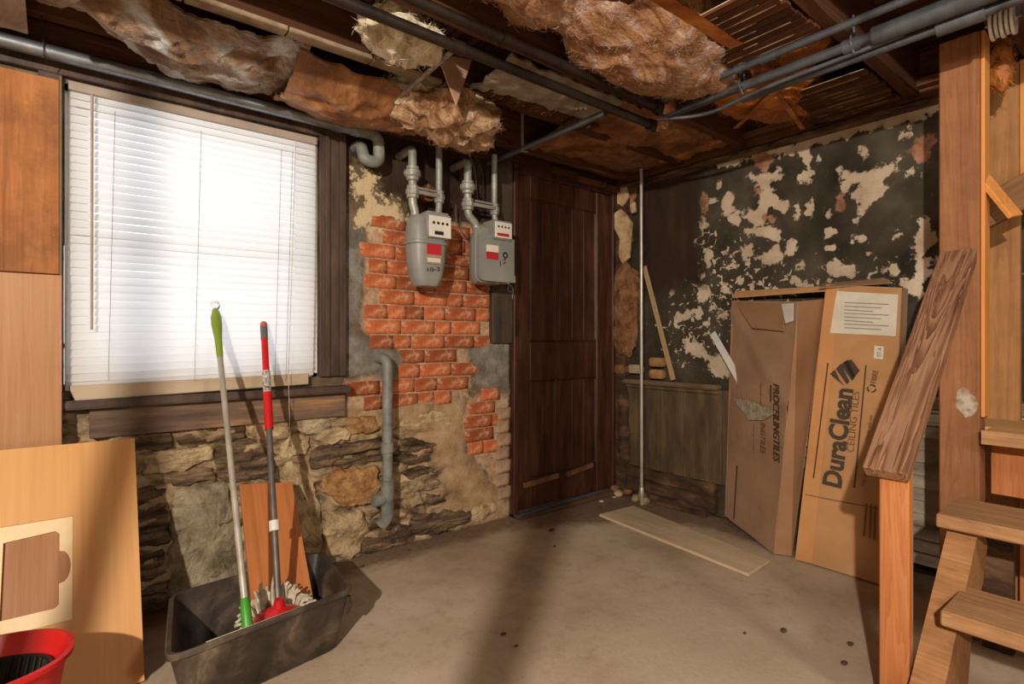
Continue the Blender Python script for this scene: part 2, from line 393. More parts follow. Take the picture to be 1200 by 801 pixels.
def grid_obj(name, us, ws, fn, mat, attrs, keep, thick, parent=None):
    U, W_ = np.meshgrid(us, ws); P = fn(U, W_)
    n, m = U.shape; vs_ = P.reshape(-1, 3)
    idx = np.arange(n * m).reshape(n, m)
    q = np.stack([idx[:-1, :-1], idx[:-1, 1:], idx[1:, 1:], idx[1:, :-1]], -1).reshape(-1, 4)
    if keep is not None:
        cu = (U[:-1, :-1] + U[1:, 1:]) / 2; cw = (W_[:-1, :-1] + W_[1:, 1:]) / 2
        q = q[keep(cu, cw).reshape(-1)]
    me = bpy.data.meshes.new(name)
    me.vertices.add(len(vs_)); me.vertices.foreach_set('co', vs_.reshape(-1).astype(np.float32))
    me.loops.add(len(q) * 4); me.loops.foreach_set('vertex_index', q.reshape(-1).astype(np.int32))
    me.polygons.add(len(q)); me.polygons.foreach_set('loop_start', np.arange(0, len(q) * 4, 4, dtype=np.int32))
    me.polygons.foreach_set('use_smooth', np.ones(len(q), bool)); me.update(calc_edges=True); me.validate()
    for k, a in attrs(U, W_).items():
        at = me.attributes.new(k, 'FLOAT', 'POINT'); at.data.foreach_set('value', a.reshape(-1).astype(np.float32))
    o = bpy.data.objects.new(name, me); C.objects.link(o); me.materials.append(mat)
    if thick:
        s = o.modifiers.new('thickness', 'SOLIDIFY'); s.thickness = thick; s.offset = -1
    if parent: o.parent = parent
    o['kind'] = 'structure'
    return o
def fbm(U, W_, sc, seed=0, su=1, sw=1, oct_=4):
    out = np.empty(U.size); u = U.reshape(-1); w2 = W_.reshape(-1)
    for i in range(U.size):
        out[i] = noise.fractal(V((u[i] * sc * su, w2[i] * sc * sw, seed)), 1.0, 2.0, oct_)
    return out.reshape(U.shape)
pw = lambda poly: [(lambda p: (p.x, p.z))(onY(x, y, YW)) for x, y in poly]
px_ = lambda poly: [(lambda p: (p.y, p.z))(onX(x, y, XW)) for x, y in poly]

B_MAIN = pw([(430, 262), (575, 262), (577, 402), (549, 405), (553, 440), (548, 462), (500, 470), (470, 464), (462, 440), (474, 420), (455, 400), (428, 392), (421, 380), (426, 330)])
B_LEFT = pw([(405, 446), (445, 436), (475, 444), (500, 468), (470, 474), (440, 470), (407, 478)])
B_LOW = pw([(548, 466), (575, 460), (597, 462), (597, 566), (583, 570), (566, 548), (548, 528), (540, 492)])
CREAM = [pw([(414, 200), (426, 196), (436, 206), (441, 222), (445, 238), (466, 234), (476, 262), (445, 264), (420, 264), (418, 248), (424, 232), (412, 226), (418, 214)])]
GREYP = [pw([(404, 262), (428, 268), (424, 330), (418, 385), (440, 398), (470, 415), (466, 440), (452, 470), (440, 440), (404, 440)]),
         pw([(547, 402), (600, 402), (600, 462), (575, 458), (555, 444)]), pw(ell(556, 372, 7, 8)), pw(ell(520, 352, 11, 6))]
STONEP = [pw([(60, 470), (100, 500), (405, 478), (440, 482), (500, 500), (520, 540), (530, 600), (540, 700), (300, 900), (60, 1100)])]
TANP = [pw([(400, 470), (500, 466), (548, 470), (545, 525), (585, 575), (600, 590), (596, 625), (520, 610), (515, 540), (470, 505), (405, 505)])]
DARKP = [pw([(380, 100), (600, 130), (600, 265), (478, 262), (468, 230), (448, 236), (440, 205), (415, 190), (404, 260), (380, 260)])]
DOOR_X0, DOOR_X1, DOOR_Z = 2.0, 2.90, 2.06
WX0, WX1, WZ0, WZ1 = -0.04, 0.86, 0.88, 1.97

def wfn(U, W_):
    st = np.clip(masks(U, W_, STONEP) * 20 + .5, 0, 1); br = np.clip(masks(U, W_, [B_MAIN, B_LEFT, B_LOW]) * 40 + .5, 0, 1)
    n = fbm(U, W_, 5, 3) * .008 + st * (fbm(U, W_, 6, 9, 1, 2.6) * .04 + .012 + fbm(U, W_, 22, 4, 1, 2.) * .016)
    Y = YW + n - .004 + br * .009
    return np.stack([U, Y, W_], -1)
wall_window = grid_obj('wall_window', np.arange(-3.2, 3.1, .0135), np.arange(0, 2.34, .0135), wfn, WALLM,
    lambda U, W_: {'brick': masks(U, W_, [B_MAIN, B_LEFT, B_LOW]), 'cream': masks(U, W_, CREAM), 'grey': masks(U, W_, GREYP),
                   'stone': masks(U, W_, STONEP), 'tan': masks(U, W_, TANP), 'dark': masks(U, W_, DARKP)},
    lambda u, w_: ~(((u > WX0) & (u < WX1) & (w_ > WZ0) & (w_ < WZ1)) | ((u > DOOR_X0) & (u < DOOR_X1) & (w_ < DOOR_Z))), .16)

# right-hand wall: black peeling paint above, boards below
PATCH = [[(982, 198), (990, 205), (1005, 203), (1030, 195), (1056, 186), (1047, 200), (1035, 212), (1043, 220), (1030, 232), (1015, 250), (1005, 262), (1000, 258), (1005, 240), (995, 228), (1008, 215), (990, 222), (982, 208)],
    [(920, 180), (930, 168), (945, 165), (950, 180), (948, 195), (940, 190), (938, 178)], [(1028, 143), (1060, 131), (1102, 115), (1102, 124), (1080, 129), (1050, 141), (1040, 151), (1032, 149)],
    [(880, 205), (915, 195), (916, 205), (905, 215), (912, 228), (922, 236), (920, 248), (910, 246), (897, 240), (900, 262), (890, 267), (870, 258), (865, 250), (885, 245), (890, 225)],
    [(940, 238), (952, 230), (958, 240), (950, 255), (942, 250)], [(1072, 252), (1085, 255), (1098, 283), (1090, 293), (1078, 308), (1084, 300), (1096, 300), (1093, 320), (1085, 330), (1087, 345), (1080, 350), (1058, 341), (1058, 328), (1070, 330), (1076, 315), (1074, 290), (1076, 270)],
    [(868, 266), (900, 266), (917, 270), (912, 281), (895, 277), (880, 276)], [(866, 288), (882, 285), (882, 300), (868, 304)], [(893, 302), (905, 292), (912, 285), (918, 300), (905, 310), (895, 308)],
    [(969, 310), (980, 304), (985, 311), (1001, 311), (1000, 325), (985, 325), (970, 322)], [(960, 160), (1000, 148), (1028, 141), (1028, 146), (1000, 155), (962, 168)],
    [(800, 397), (815, 400), (830, 411), (852, 418), (853, 440), (838, 440), (825, 422), (805, 410)], [(722, 248), (738, 252), (741, 275), (739, 300), (728, 309), (727, 282), (723, 268)],
    [(855, 225), (861, 232), (858, 250), (850, 248)], [(1080, 420), (1100, 400), (1102, 430)]]
for e in [(945, 208, 7, 5), (958, 186, 3, 4), (1013, 178, 8, 6), (1070, 201, 4, 6), (1078, 208, 2, 2), (853, 240, 5, 13), (835, 236, 5, 4), (823, 266, 5, 11), (935, 246, 3, 13), (971, 250, 3, 7),
          (927, 290, 6, 7), (830, 303, 4, 9), (851, 317, 3, 3), (825, 344, 8, 10), (850, 337, 7, 6), (933, 329, 8, 6), (940, 312, 4, 5), (973, 272, 5, 5), (979, 290, 9, 4), (1010, 281, 4, 5), (1014, 300, 3, 5),
          (1035, 318, 2, 4), (1048, 319, 5, 5), (1052, 273, 3, 4), (741, 245, 3, 5), (764, 312, 5, 5), (769, 330, 2, 2), (787, 344, 2, 3), (862, 256, 7, 7), (838, 273, 2, 2), (1025, 305, 2, 2), (1064, 305, 3, 3),
          (805, 368, 5, 7), (795, 372, 3, 8), (816, 366, 5, 4), (850, 366, 6, 4), (776, 258, 4, 3), (1060, 160, 8, 5), (880, 182, 3, 3), (843, 218, 3, 4), (890, 160, 3, 2), (998, 283, 2, 2), (1190, 320, 8, 12), (1195, 200, 5, 12)]:
    PATCH.append(ell(*e))
ORANGE = [[(1068, 168), (1095, 153), (1097, 165), (1090, 185), (1075, 190), (1068, 178)], ell(825, 238, 5, 11), ell(985, 238, 6, 9), ell(895, 190, 13, 14), ell(888, 224, 6, 6), ell(900, 256, 8, 5), [(722, 222), (745, 218), (748, 232), (738, 250), (722, 246)],
          ell(735, 320, 10, 8)]
BARE = [[(748, 222), (800, 205), (815, 200), (822, 250), (818, 290), (825, 330), (760, 345), (748, 300)]]
FLAKY = [[(800, 240), (900, 280), (960, 300), (1060, 290), (1060, 340), (860, 400), (850, 440), (790, 440), (770, 380), (790, 330)]]
def rfn(U, W_):
    n = fbm(U, W_, 4, 5) * .006
    return np.stack([XW + n, U, W_], -1)
wall_right = grid_obj('wall_right', np.arange(YW + .05, -2.6, -.014), np.arange(0, 2.34, .014), rfn, PEELM,
    lambda U, W_: {'patch': masks(U, W_, [px_(p) for p in PATCH] + [[(.55, 2.045), (1.1, 2.055), (1.75, 2.062), (1.75, 2.10), (.55, 2.10)]]), 'orange': masks(U, W_, [px_(p) for p in ORANGE]),
                   'bare': masks(U, W_, [px_(p) for p in BARE]), 'flaky': np.clip(masks(U, W_, [px_(p) for p in FLAKY]) * 6, -1, 1)}, None, .16)

def ffn(U, W_): return np.stack([U, W_, fbm(U, W_, 1.5, 2) * .004 - .002], -1)
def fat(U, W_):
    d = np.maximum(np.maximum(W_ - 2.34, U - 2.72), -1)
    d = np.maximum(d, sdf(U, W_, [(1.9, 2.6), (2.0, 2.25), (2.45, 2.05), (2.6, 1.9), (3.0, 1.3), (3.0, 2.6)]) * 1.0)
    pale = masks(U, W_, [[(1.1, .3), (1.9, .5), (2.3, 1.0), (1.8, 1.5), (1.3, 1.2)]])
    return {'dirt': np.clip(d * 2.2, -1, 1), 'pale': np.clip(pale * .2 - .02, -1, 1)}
floor = grid_obj('floor', np.arange(-3.2, 3.02, .03), np.arange(-3.0, 2.6, .03), ffn, FLOORM, fat, None, .1)

OLDP = noisy('old_plaster', [(.3, '#5f513f'), (.7, '#7f6f5a')], 4, rough=.95, bump=.3)
tag(MB().box((-3.36, -3.16, 0), (3.1, -3.0, 2.34)).build('wall_back', OLDP), kind='structure')
tag(MB().box((-3.36, -3.0, 0), (-3.2, 2.68, 2.34)).build('wall_left', OLDP), kind='structure')
# ------------------------------------------------------------------ ceiling: plaster keys, lath, joists
CEILP = noisy('old_plaster_keys', [(.3, '#9c8464'), (.6, '#d6bd98')], 12, rough=.95, bump=.5)
ceiling = MB().box((-3.2, -3.0, 2.345), (3.1, 2.66, 2.44)).build('ceiling', CEILP, at=(0, 0, 2.345)); tag(ceiling, kind='structure')
lx = -3.1; lme = None
while lx < 2.95:
    wd = .032 + random.random() * .003
    z0 = 2.331 + random.random() * .004
    o = MB().box((lx, -2.95, z0), (lx + wd, 2.64, z0 + .010)).build('lath', LATHW, ceiling)
    lx += wd + (.010 if random.random() < .9 else .015)
JY = [2.40, 1.97, 1.57, 1.16, .77, .37, -.03, -.45, -.87, -1.3, -1.75, -2.2]
for y in JY:
    m = MB(); n = 26
    for k in range(n):
        pass
    xs = [-3.15 + 6.1 * i / 30 for i in range(31)]
    prof = []
    for i, x in enumerate(xs):
        j = random.uniform(-.004, .004)
        prof.append([V((x, y - .024 + j, 2.135 + random.uniform(-.004, .004))), V((x, y + .024 + j, 2.135 + random.uniform(-.004, .004))), V((x, y + .024 + j, 2.33)), V((x, y - .024 + j, 2.33))])
    b = sum(prof, []); f = []
    for i in range(30):
        for k in range(4): f.append((i * 4 + k, i * 4 + (k + 1) % 4, i * 4 + 4 + (k + 1) % 4, i * 4 + 4 + k))
    f += [(0, 1, 2, 3), (123, 122, 121, 120)]
    m.add(b, f); m.build('joist', DARKW, ceiling, bevel=.002)
STRIPP = noisy('pale_joist_strip', [(.3, '#6f5b46'), (.6, '#a08c74')], 12, rough=.9, bump=.4)
for k in range(9):
    MB().box((-1.6 + k * .31, 1.938, 2.116), (-1.6 + k * .31 + .305, 1.990, 2.134)).build('plaster_strip', STRIPP, ceiling, bevel=.003)
KEYP = noisy('dusty_keys', [(.42, '#3a2819'), (.58, '#9c8362')], 9, rough=.95, bump=.4)
for x0, x1, y0, y1 in [(1.50, 2.02, 1.40, 1.555), (1.38, 2.06, 1.86, 1.935), (1.62, 2.0, .80, 1.13), (2.45, 2.88, .80, 1.13), (.75, 1.4, 1.0, 1.14)]:
    MB().box((x0, y0 + .01, 2.1315), (x1, y1 - .01, 2.1345)).build('plaster_backing', CEILP, ceiling)
    x = x0; km = MB()
    while x < x1 - .03:
        j = random.uniform(-.012, .008); MB().box((x, y0 + j, 2.121), (x + .034, y1 + j * .4, 2.1312)).build('lath', LATHW, ceiling)
        km.box((x + .0348, y0 + .012 + random.random() ** 2 * (y1 - y0) * .6, 2.1195), (x + .0402, y1 - .015 - random.random() ** 2 * (y1 - y0) * .35, 2.131)); x += random.choice((.041, .041, .045))
    km.build('plaster_keys', KEYP, ceiling)['kind'] = 'stuff'
# strip of pale plaster still stuck under the joist above the window
LEDGE = wood('ledger_wood', '#2a180d', '#5a3820', '#8a6340', 'y', 1, rings=.3, knots=False, vary=(.6, 1.4), dirt=.4)
for k, (z0, z1, dx) in enumerate([(2.088, 2.104, .07), (2.12, 2.165, .035), (2.168, 2.20, .075), (2.205, 2.24, .045), (2.245, 2.33, .03)]):
    m = MB(); ys = [2.5 - 4.9 * i / 40 for i in range(41)]; pr = []
    for y in ys:
        j = random.uniform(-.01, .006); h = random.uniform(-.006, .006)
        pr += [V((XW - dx + j, y, z0 + h)), V((XW + .01, y, z0)), V((XW + .01, y, z1)), V((XW - dx + j, y, z1 + h * .5))]
    f = []
    for i in range(40):
        for q in range(4): f.append((i * 4 + q, i * 4 + (q + 1) % 4, i * 4 + 4 + (q + 1) % 4, i * 4 + 4 + q))
    f += [(0, 1, 2, 3), (163, 162, 161, 160)]
    m.add(pr, f); m.build('ledger_board', LEDGE if k else noisy('dusty_edge', [(.4, '#3b2818'), (.7, '#8a7052')], 14, (1, .4, 1), .9, bump=.6), wall_right, bevel=.001)
# sill beam over the door and the meters
for k, (x0, x1, z0, z1, dy) in enumerate([(-1.2, 2.92, 2.17, 2.235, .05), (1.85, 2.9, 2.10, 2.16, .045), (-1.2, 1.9, 2.08, 2.165, .025), (-1.2, 2.92, 2.24, 2.33, .03)]):
    MB().box((x0, YW - dy, z0), (x1, YW + .01, z1)).build('sill_plate', DARKW, wall_window, bevel=.004)
for x0, x1, z, dy in [(2.28, 2.5, 2.085, .085), (2.52, 2.78, 2.075, .07), (2.78, 2.9, 2.06, .09)]:
    MB().box((x0, YW - dy, z), (x1, YW - .02, z + .035), Matrix.Rotation(0, 4, 'X')).build('broken_lath', LEDGE, wall_window, bevel=.003)

# ------------------------------------------------------------------ bricks
def brick_mesh(L, H, seed):
    random.seed(seed); bm = bmesh.new(); nx, nz = max(4, int(L / .025)), 4
    vs2 = {}
    for i in range(nx + 1):
        for k in range(nz + 1):
            x = -L / 2 + L * i / nx; z = -H / 2 + H * k / nz
            edge = (i in (0, nx)) or (k in (0, nz))
            y = -.012 + noise.noise(V((x * 30, z * 30, seed))) * .004 + (.003 if edge else 0)
            vs2[i, k] = bm.verts.new((x + noise.noise(V((x * 40, z * 40, seed + 5))) * .003, y, z + noise.noise(V((x * 25, z * 40, seed + 9))) * .0025))
    for i in range(nx):
        for k in range(nz): bm.faces.new((vs2[i, k], vs2[i + 1, k], vs2[i + 1, k + 1], vs2[i, k + 1]))
    r = bmesh.ops.extrude_edge_only(bm, edges=[e for e in bm.edges if e.is_boundary])
    for g in r['geom']:
        if isinstance(g, bmesh.types.BMVert): g.co.y = .03
    for f in bm.faces: f.smooth = True
    me = bpy.data.meshes.new('brick'); bm.to_mesh(me); bm.free(); me.materials.append(BRICK); return me
STR = [brick_mesh(.190, .067, s) for s in range(6)]; HDR = [brick_mesh(.095, .067, 20 + s) for s in range(4)]; HALF = [brick_mesh(.127, .067, 40 + s) for s in range(3)]
random.seed(11)
def pin(x, z, p): return float(sdf(np.array([x]), np.array([z]), p)[0])
row = 0; z = .36
while z < 1.66:
    x = 1.0 - (.1 if row % 2 else 0) - random.random() * .03
    while x < 2.02:
        q = random.random(); L, S = (.188, STR) if q < .6 else ((.125, HALF) if q < .75 else (.093, HDR))
        cx = x + L / 2
        ins = max(min(pin(cx - L * .32, z, p), pin(cx + L * .32, z, p)) for p in (B_MAIN, B_LEFT, B_LOW))
        if ins > -.034 and cx + L / 2 < 2.0 and random.random() > .01 and not any(pin(cx, z, g) > .0 for g in GREYP):
            o = bpy.data.objects.new('brick', random.choice(S)); C.objects.link(o); o.parent = wall_window
            o.location = (cx, YW + .004 + random.uniform(-.002, .006), z); o.rotation_euler = (0, random.uniform(-.012, .012), random.uniform(-.01, .01))
        x += L + .009
    z += .0755; row += 1
# pale quoin bricks by the door
QUO = noisy('quoin', [(.3, '#7d6550'), (.6, '#b09478'), (.8, '#c9b49a')], 12, rough=.95, bump=.5, vary=(.8, 1.15))
for i in range(7):
    zz = .13 + i * .078
    o = bpy.data.objects.new('brick', HDR[i % 4].copy()); C.objects.link(o); o.parent = wall_window; o.data.materials.clear(); o.data.materials.append(QUO)
    o.location = (1.955 - .01 * (i % 2), YW - .004, zz + .02)

# ------------------------------------------------------------------ rubble stones
def stone(poly, proud, mat, name='stone', strata=1.0, base=0.0, n=60):
    pts = pw(poly); cx = sum(p[0] for p in pts) / len(pts); cz = sum(p[1] for p in pts) / len(pts)
    per = []; L = [math.dist(pts[i], pts[(i + 1) % len(pts)]) for i in range(len(pts))]; T = sum(L)
    for k in range(n):
        s = T * k / n; i = 0
        while s > L[i]: s -= L[i]; i += 1
        a, b = pts[i], pts[(i + 1) % len(pts)]; t = s / L[i]; per.append((a[0] + (b[0] - a[0]) * t, a[1] + (b[1] - a[1]) * t))
    for _ in range(1): per = [((per[i - 1][0] + 2 * per[i][0] + per[(i + 1) % n][0]) / 4, (per[i - 1][1] + 2 * per[i][1] + per[(i + 1) % n][1]) / 4) for i in range(n)]
    sd = random.random() * 50; m = MB(); vs2 = []; fs = []
    rings = [(1.04, -.9), (1.02, .2), (.98, .62), (.93, .85), (.85, .95), (.74, 1.0), (.62, 1.05), (.5, 1.0), (.36, 1.0), (.2, 1.0)]
    per = [(x + noise.noise(V((x * 22, z_ * 22, sd))) * .016 + noise.noise(V((x * 60, z_ * 60, sd))) * .007, z_ + noise.noise(V((x * 22, z_ * 22, sd + 7))) * .014 + noise.noise(V((x * 60, z_ * 60, sd + 5))) * .007) for x, z_ in per]
    for rf, h in rings:
        for x, z_ in per:
            X = cx + (x - cx) * rf; Z = cz + (z_ - cz) * rf
            j = noise.noise(V((X * 14, Z * 14, sd))) * .006
            lay = (noise.fractal(V((X * 6, Z * 34 * strata, sd)), .9, 2, 5) * .013 + noise.fractal(V((X * 30, Z * 45, sd)), .8, 2, 4) * .006) * (1 if h > 0 else 0)
            vs2.append(V((X + j, YW + .012 + base - proud * .62 * h - lay, Z + j)))
    for r_ in range(len(rings) - 1):
        for i in range(n): fs.append((r_ * n + i, r_ * n + (i + 1) % n, (r_ + 1) * n + (i + 1) % n, (r_ + 1) * n + i))
    vs2.append(V((cx, YW + .012 + base - proud * .62, cz))); b = (len(rings) - 1) * n
    for i in range(n): fs.append((b + i, b + (i + 1) % n, len(vs2) - 1))
    m.add(vs2, fs); o = m.build(name, mat, wall_window, smooth=False); return o
ST = [([(200, 577), (222, 570), (263, 566), (276, 592), (281, 650), (284, 700), (235, 712), (198, 708)], .05, GREYST, .4),
      ([(150, 572), (197, 574), (196, 640), (150, 640)], .035, SLATE, .6), ([(150, 645), (197, 645), (195, 720), (150, 730)], .03, SLATE, .6),
      ([(252, 524), (290, 514), (320, 520), (323, 548), (316, 566), (276, 570), (256, 560)], .035, SLATE, 1),
      ([(168, 533), (205, 528), (248, 524), (250, 540), (215, 552), (170, 556)], .03, TANST, 1), ([(200, 556), (250, 545), (254, 562), (205, 570)], .03, SLATE, 1),
      ([(150, 508), (200, 505), (205, 524), (150, 530)], .035, SLATE, 1), ([(206, 510), (240, 504), (284, 500), (286, 512), (250, 520), (210, 524)], .03, SLATE, 1.2),
      ([(284, 488), (318, 483), (340, 486), (342, 500), (320, 514), (290, 510)], .03, TANST, .6), ([(345, 487), (365, 482), (385, 489), (390, 502), (362, 509), (345, 503)], .04, GREYST, .4),
      ([(364, 512), (392, 498), (411, 505), (409, 516), (376, 522)], .05, TANST, .6), ([(326, 520), (345, 508), (362, 512), (362, 530), (345, 534), (328, 540)], .03, TANST, .8),
      ([(364, 536), (372, 524), (410, 518), (446, 512), (448, 522), (402, 532), (378, 550), (363, 549)], .05, SLATE, 1.4), ([(402, 536), (446, 526), (447, 540), (410, 544), (384, 548)], .04, SLATE, 1.4),
      ([(374, 554), (440, 545), (446, 562), (441, 588), (402, 594), (378, 576)], .055, ORST, .5), ([(338, 540), (362, 553), (378, 596), (376, 640), (352, 640), (345, 600), (326, 560)], .045, TANST, .5),
      ([(378, 600), (426, 600), (432, 622), (412, 656), (380, 650)], .06, TANST, .5), ([(405, 490), (440, 488), (446, 500), (420, 510), (405, 506)], .035, ORST, .7),
      ([(462, 512), (490, 514), (513, 520), (505, 530), (470, 528)], .045, SLATE, 1.5), ([(460, 532), (500, 532), (505, 538), (480, 544), (460, 540)], .04, SLATE, 1.5),
      ([(470, 553), (500, 546), (518, 547), (514, 556), (480, 560)], .04, SLATE, 1.5), ([(466, 568), (490, 562), (515, 560), (513, 570), (485, 576)], .04, TANST, 1.5),
      ([(470, 580), (492, 576), (495, 590), (474, 596)], .035, TANST, 1), ([(498, 580), (520, 575), (521, 586), (503, 592)], .04, SLATE, 1.5),
      ([(484, 604), (520, 598), (552, 598), (548, 612), (500, 628), (484, 626)], .055, SLATE, 1.4), ([(550, 598), (566, 588), (582, 590), (582, 606), (555, 613)], .04, TANST, .6),
      ([(420, 622), (444, 610), (484, 618), (486, 632), (440, 646), (420, 650)], .05, SLATE, 1), ([(455, 480), (510, 478), (535, 488), (530, 500), (480, 500), (455, 494)], .02, TANST, .8)]
for p, pr, mt, sr in ST: stone(p, pr, mt, strata=sr)

# ------------------------------------------------------------------ window
win = thing('window_1', None, None, (0, YW, WZ0)); win['kind'] = 'structure'
m = MB()
for a, b in [((WX0, YW - .01, WZ0), (WX0 + .03, YW + .15, WZ1)), ((WX1 - .03, YW - .01, WZ0), (WX1, YW + .15, WZ1)), ((WX0, YW - .01, WZ1 - .03), (WX1, YW + .15, WZ1)), ((WX0, YW - .01, WZ0), (WX1, YW + .15, WZ0 + .02))]:
    m.box(a, b)
m.build('jamb_frame', WHITE, win, bevel=.002)
m = MB()
for x0, x1 in [(WX0 + .03, WX0 + .07), (WX1 - .07, WX1 - .03)]: m.box((x0, YW + .06, WZ0 + .02), (x1, YW + .1, WZ1 - .03))
for z0 in (WZ0 + .02, 1.41, WZ1 - .07): m.box((WX0 + .03, YW + .06, z0), (WX1 - .03, YW + .1, z0 + .04))
m.build('sash', WHITE, win, bevel=.003)
MB().box((WX0 + .06, YW + .08, WZ0 + .05), (WX1 - .06, YW + .084, WZ1 - .06)).build('glass_pane', GLASS, win)
m = MB().box((WX1 + .005, YW - .03, WZ0 - .0), (.985, YW + .01, 2.03)); m.box((WX1 + .03, YW - .04, WZ0), (WX1 + .05, YW - .028, 2.03)); m.box((.955, YW - .045, WZ0), (.985, YW - .028, 2.03))
m.build('side_casing', CASW, win, bevel=.003)
m = MB().box((WX0 - .07, YW - .03, .70), (WX0 - .005, YW + .01, 2.03)); m.build('side_casing', CASW, win, bevel=.003)
MB().box((-.8, YW - .035, 1.985), (.99, YW + .01, 2.075)).build('head_casing', CASW, win, bevel=.003)
MB().box((WX0 - .07, YW - .075, .803), (1.0, YW + .02, .835)).build('window_stool', CASW, win, bevel=.006, seg=2)
APR = noisy('apron_wood', [(.3, '#44352a'), (.5, '#6d594a'), (.62, '#a07a52'), (.74, '#c2a47e')], 3, (.6, 3, 5), .8, bump=.4, bscale=20)
MB().box((WX0 + .07, YW - .03, .69), (.985, YW + .01, .800)).build('apron', APR, win, bevel=.003)

# blinds
bl = thing('window_blind', 'white horizontal slat blind, closed, hanging over the bright window', 'blind', (.4, YW - .05, .88))
BX0, BX1, BY = -.030, .846, YW - .035
MB().box((BX0, BY - .015, 1.935), (BX1, BY + .013, 1.968)).build('headrail', noisy('headrail_taupe', [(.3, '#8f8279'), (.7, '#a89b90')], 8, rough=.5, bump=.05), bl, bevel=.003)
ns = 37; z_t, z_b = 1.925, .905
for i in range(ns):
    zc = z_t - (z_t - z_b) * i / (ns - 1); th = math.radians(70 + random.uniform(-3, 3)); k = 6
    skew = -.022 * (i / ns) ** 2; N = 12
    vs2 = []; fs = []
    for a in range(N + 1):
        x = BX0 + .004 + (BX1 - BX0 - .008) * a / N
        dz = skew * (1 - a / N) + noise.noise(V((x * 3, i * .5, 1))) * .0015
        for j in range(k + 1):
            s = (j / k - .5) * .031; c = .0025 * (1 - (2 * j / k - 1) ** 2)
            vs2.append(V((x - .012 * (i / ns) ** 2, BY + math.cos(th) * s - math.sin(th) * c, zc + dz + math.sin(th) * s + math.cos(th) * c)))
    for a in range(N):
        for j in range(k): fs.append((a * (k + 1) + j, (a + 1) * (k + 1) + j, (a + 1) * (k + 1) + j + 1, a * (k + 1) + j + 1))
    MB().add(vs2, fs).build('slat', SLAT, bl, smooth=True)
BEIGE = noisy('beige_rail', [(.3, '#a08e78'), (.7, '#bfae97')], 6, (.3, 1, 1), .55, bump=.1)
MB().slab([onY(88, 470, BY - .01), onY(362, 450, BY - .01), onY(362, 437, BY - .01), onY(80, 452, BY - .01)], .016).build('bottom_rail', BEIGE, bl, bevel=.003)
for pxx in (135, 236, 330, 343):
    a = onY(pxx, 118 + (pxx - 82) * .23, BY - .02); b = onY(pxx - 8, 446, BY - .02)
    MB().tube([a, b], .0008, 6).build('ladder_cord', GREYRUB, bl)
MB().tube([onY(108, 110, BY - .03), onY(107.5, 386, BY - .035)], .0042, 8).build('tilt_wand', noisy('wand', [(.3, '#8a7468'), (.7, '#a89488')], 10, rough=.4, bump=0), bl, smooth=True)
c0 = onY(347, 163, BY - .03); c1 = onY(338, 440, BY - .04); c2 = onY(340, 515, BY - .05)
MB().tube([c0, c1, c2], .0013, 6).lathe(c2 - V((0, 0, .03)), (0, 0, 1), [(.007, 0), (.006, .01), (.003, .03)], 10).build('pull_cord', STRING, bl)

# ------------------------------------------------------------------ door
dr = thing('door_1', None, None, (2.45, YW, 0)); dr['kind'] = 'structure'
DY = YW - .01
DXS = [2.035, 2.14, 2.345, 2.385, 2.73, 2.865]; DZS = [.03, .21, .80, 1.04, 1.91, 2.045]
MB().box((DXS[0], DY - .0, DZS[0]), (DXS[5], DY + .03, DZS[5])).build('door_board', DOORW, dr)
for x0, x1 in ((0, 1), (4, 5)): MB().box((DXS[x0], DY - .018, DZS[0]), (DXS[x1], DY, DZS[5])).build('door_stile', DOORW, dr, bevel=.004)
for z0, z1 in ((0, 1), (2, 3), (4, 5)): MB().box((DXS[1], DY - .017, DZS[z0]), (DXS[4], DY, DZS[z1])).build('door_rail', DOORW, dr, bevel=.004)
MB().box((DXS[2], DY - .0165, DZS[1]), (DXS[3], DY, DZS[2])).build('door_muntin', DOORW, dr, bevel=.004)
MB().box((DXS[2], DY - .0165, DZS[3]), (DXS[3], DY, DZS[4])).build('door_muntin', DOORW, dr, bevel=.004)
for xa, xb in ((1, 2), (3, 4)):
    for za, zb in ((1, 2), (3, 4)):
        x0, x1, z0, z1 = DXS[xa], DXS[xb], DZS[za], DZS[zb]
        m = MB(); t = .010
        for a, b in [((x0, z0), (x1, z0 + t)), ((x0, z1 - t), (x1, z1)), ((x0, z0 + t), (x0 + t, z1 - t)), ((x1 - t, z0 + t), (x1, z1 - t))]:
            m.box((a[0], DY - .012, a[1]), (b[0], DY, b[1]))
        m.build('panel_moulding', DOORW, dr, bevel=.004)
        nb = 2 if xa == 1 else 3
        for q in range(nb):
            w_ = (x1 - x0 - 2 * t) / nb
            MB().box((x0 + t + w_ * q + .001, DY - .008, z0 + t), (x0 + t + w_ * (q + 1) - .001, DY, z1 - t)).build('panel_board', DOORW, dr, bevel=.002)
LTR = noisy('worn_moulding', [(.3, '#4a2c1e'), (.7, '#8a6046')], 14, rough=.6, bump=.4)
MB().slab([onY(615, 572, DY - .04), onY(655, 560, DY - .04), onY(655, 554, DY - .04), onY(615, 566, DY - .04)], .02).build('loose_moulding', LTR, dr, bevel=.002)
MB().slab([onY(665, 559, DY - .04), onY(696, 547, DY - .04), onY(696, 542, DY - .04), onY(665, 553, DY - .04)], .02).build('loose_moulding', LTR, dr, bevel=.002)
m = MB().box((2.0, YW - .045, 0), (2.033, YW + .1, 2.06)); m.box((2.867, YW - .05, 0), (2.90, YW + .1, 2.06)); m.box((2.0, YW - .045, 2.047), (2.90, YW + .1, 2.10))
m.build('door_jamb', DOORW, dr, bevel=.003)
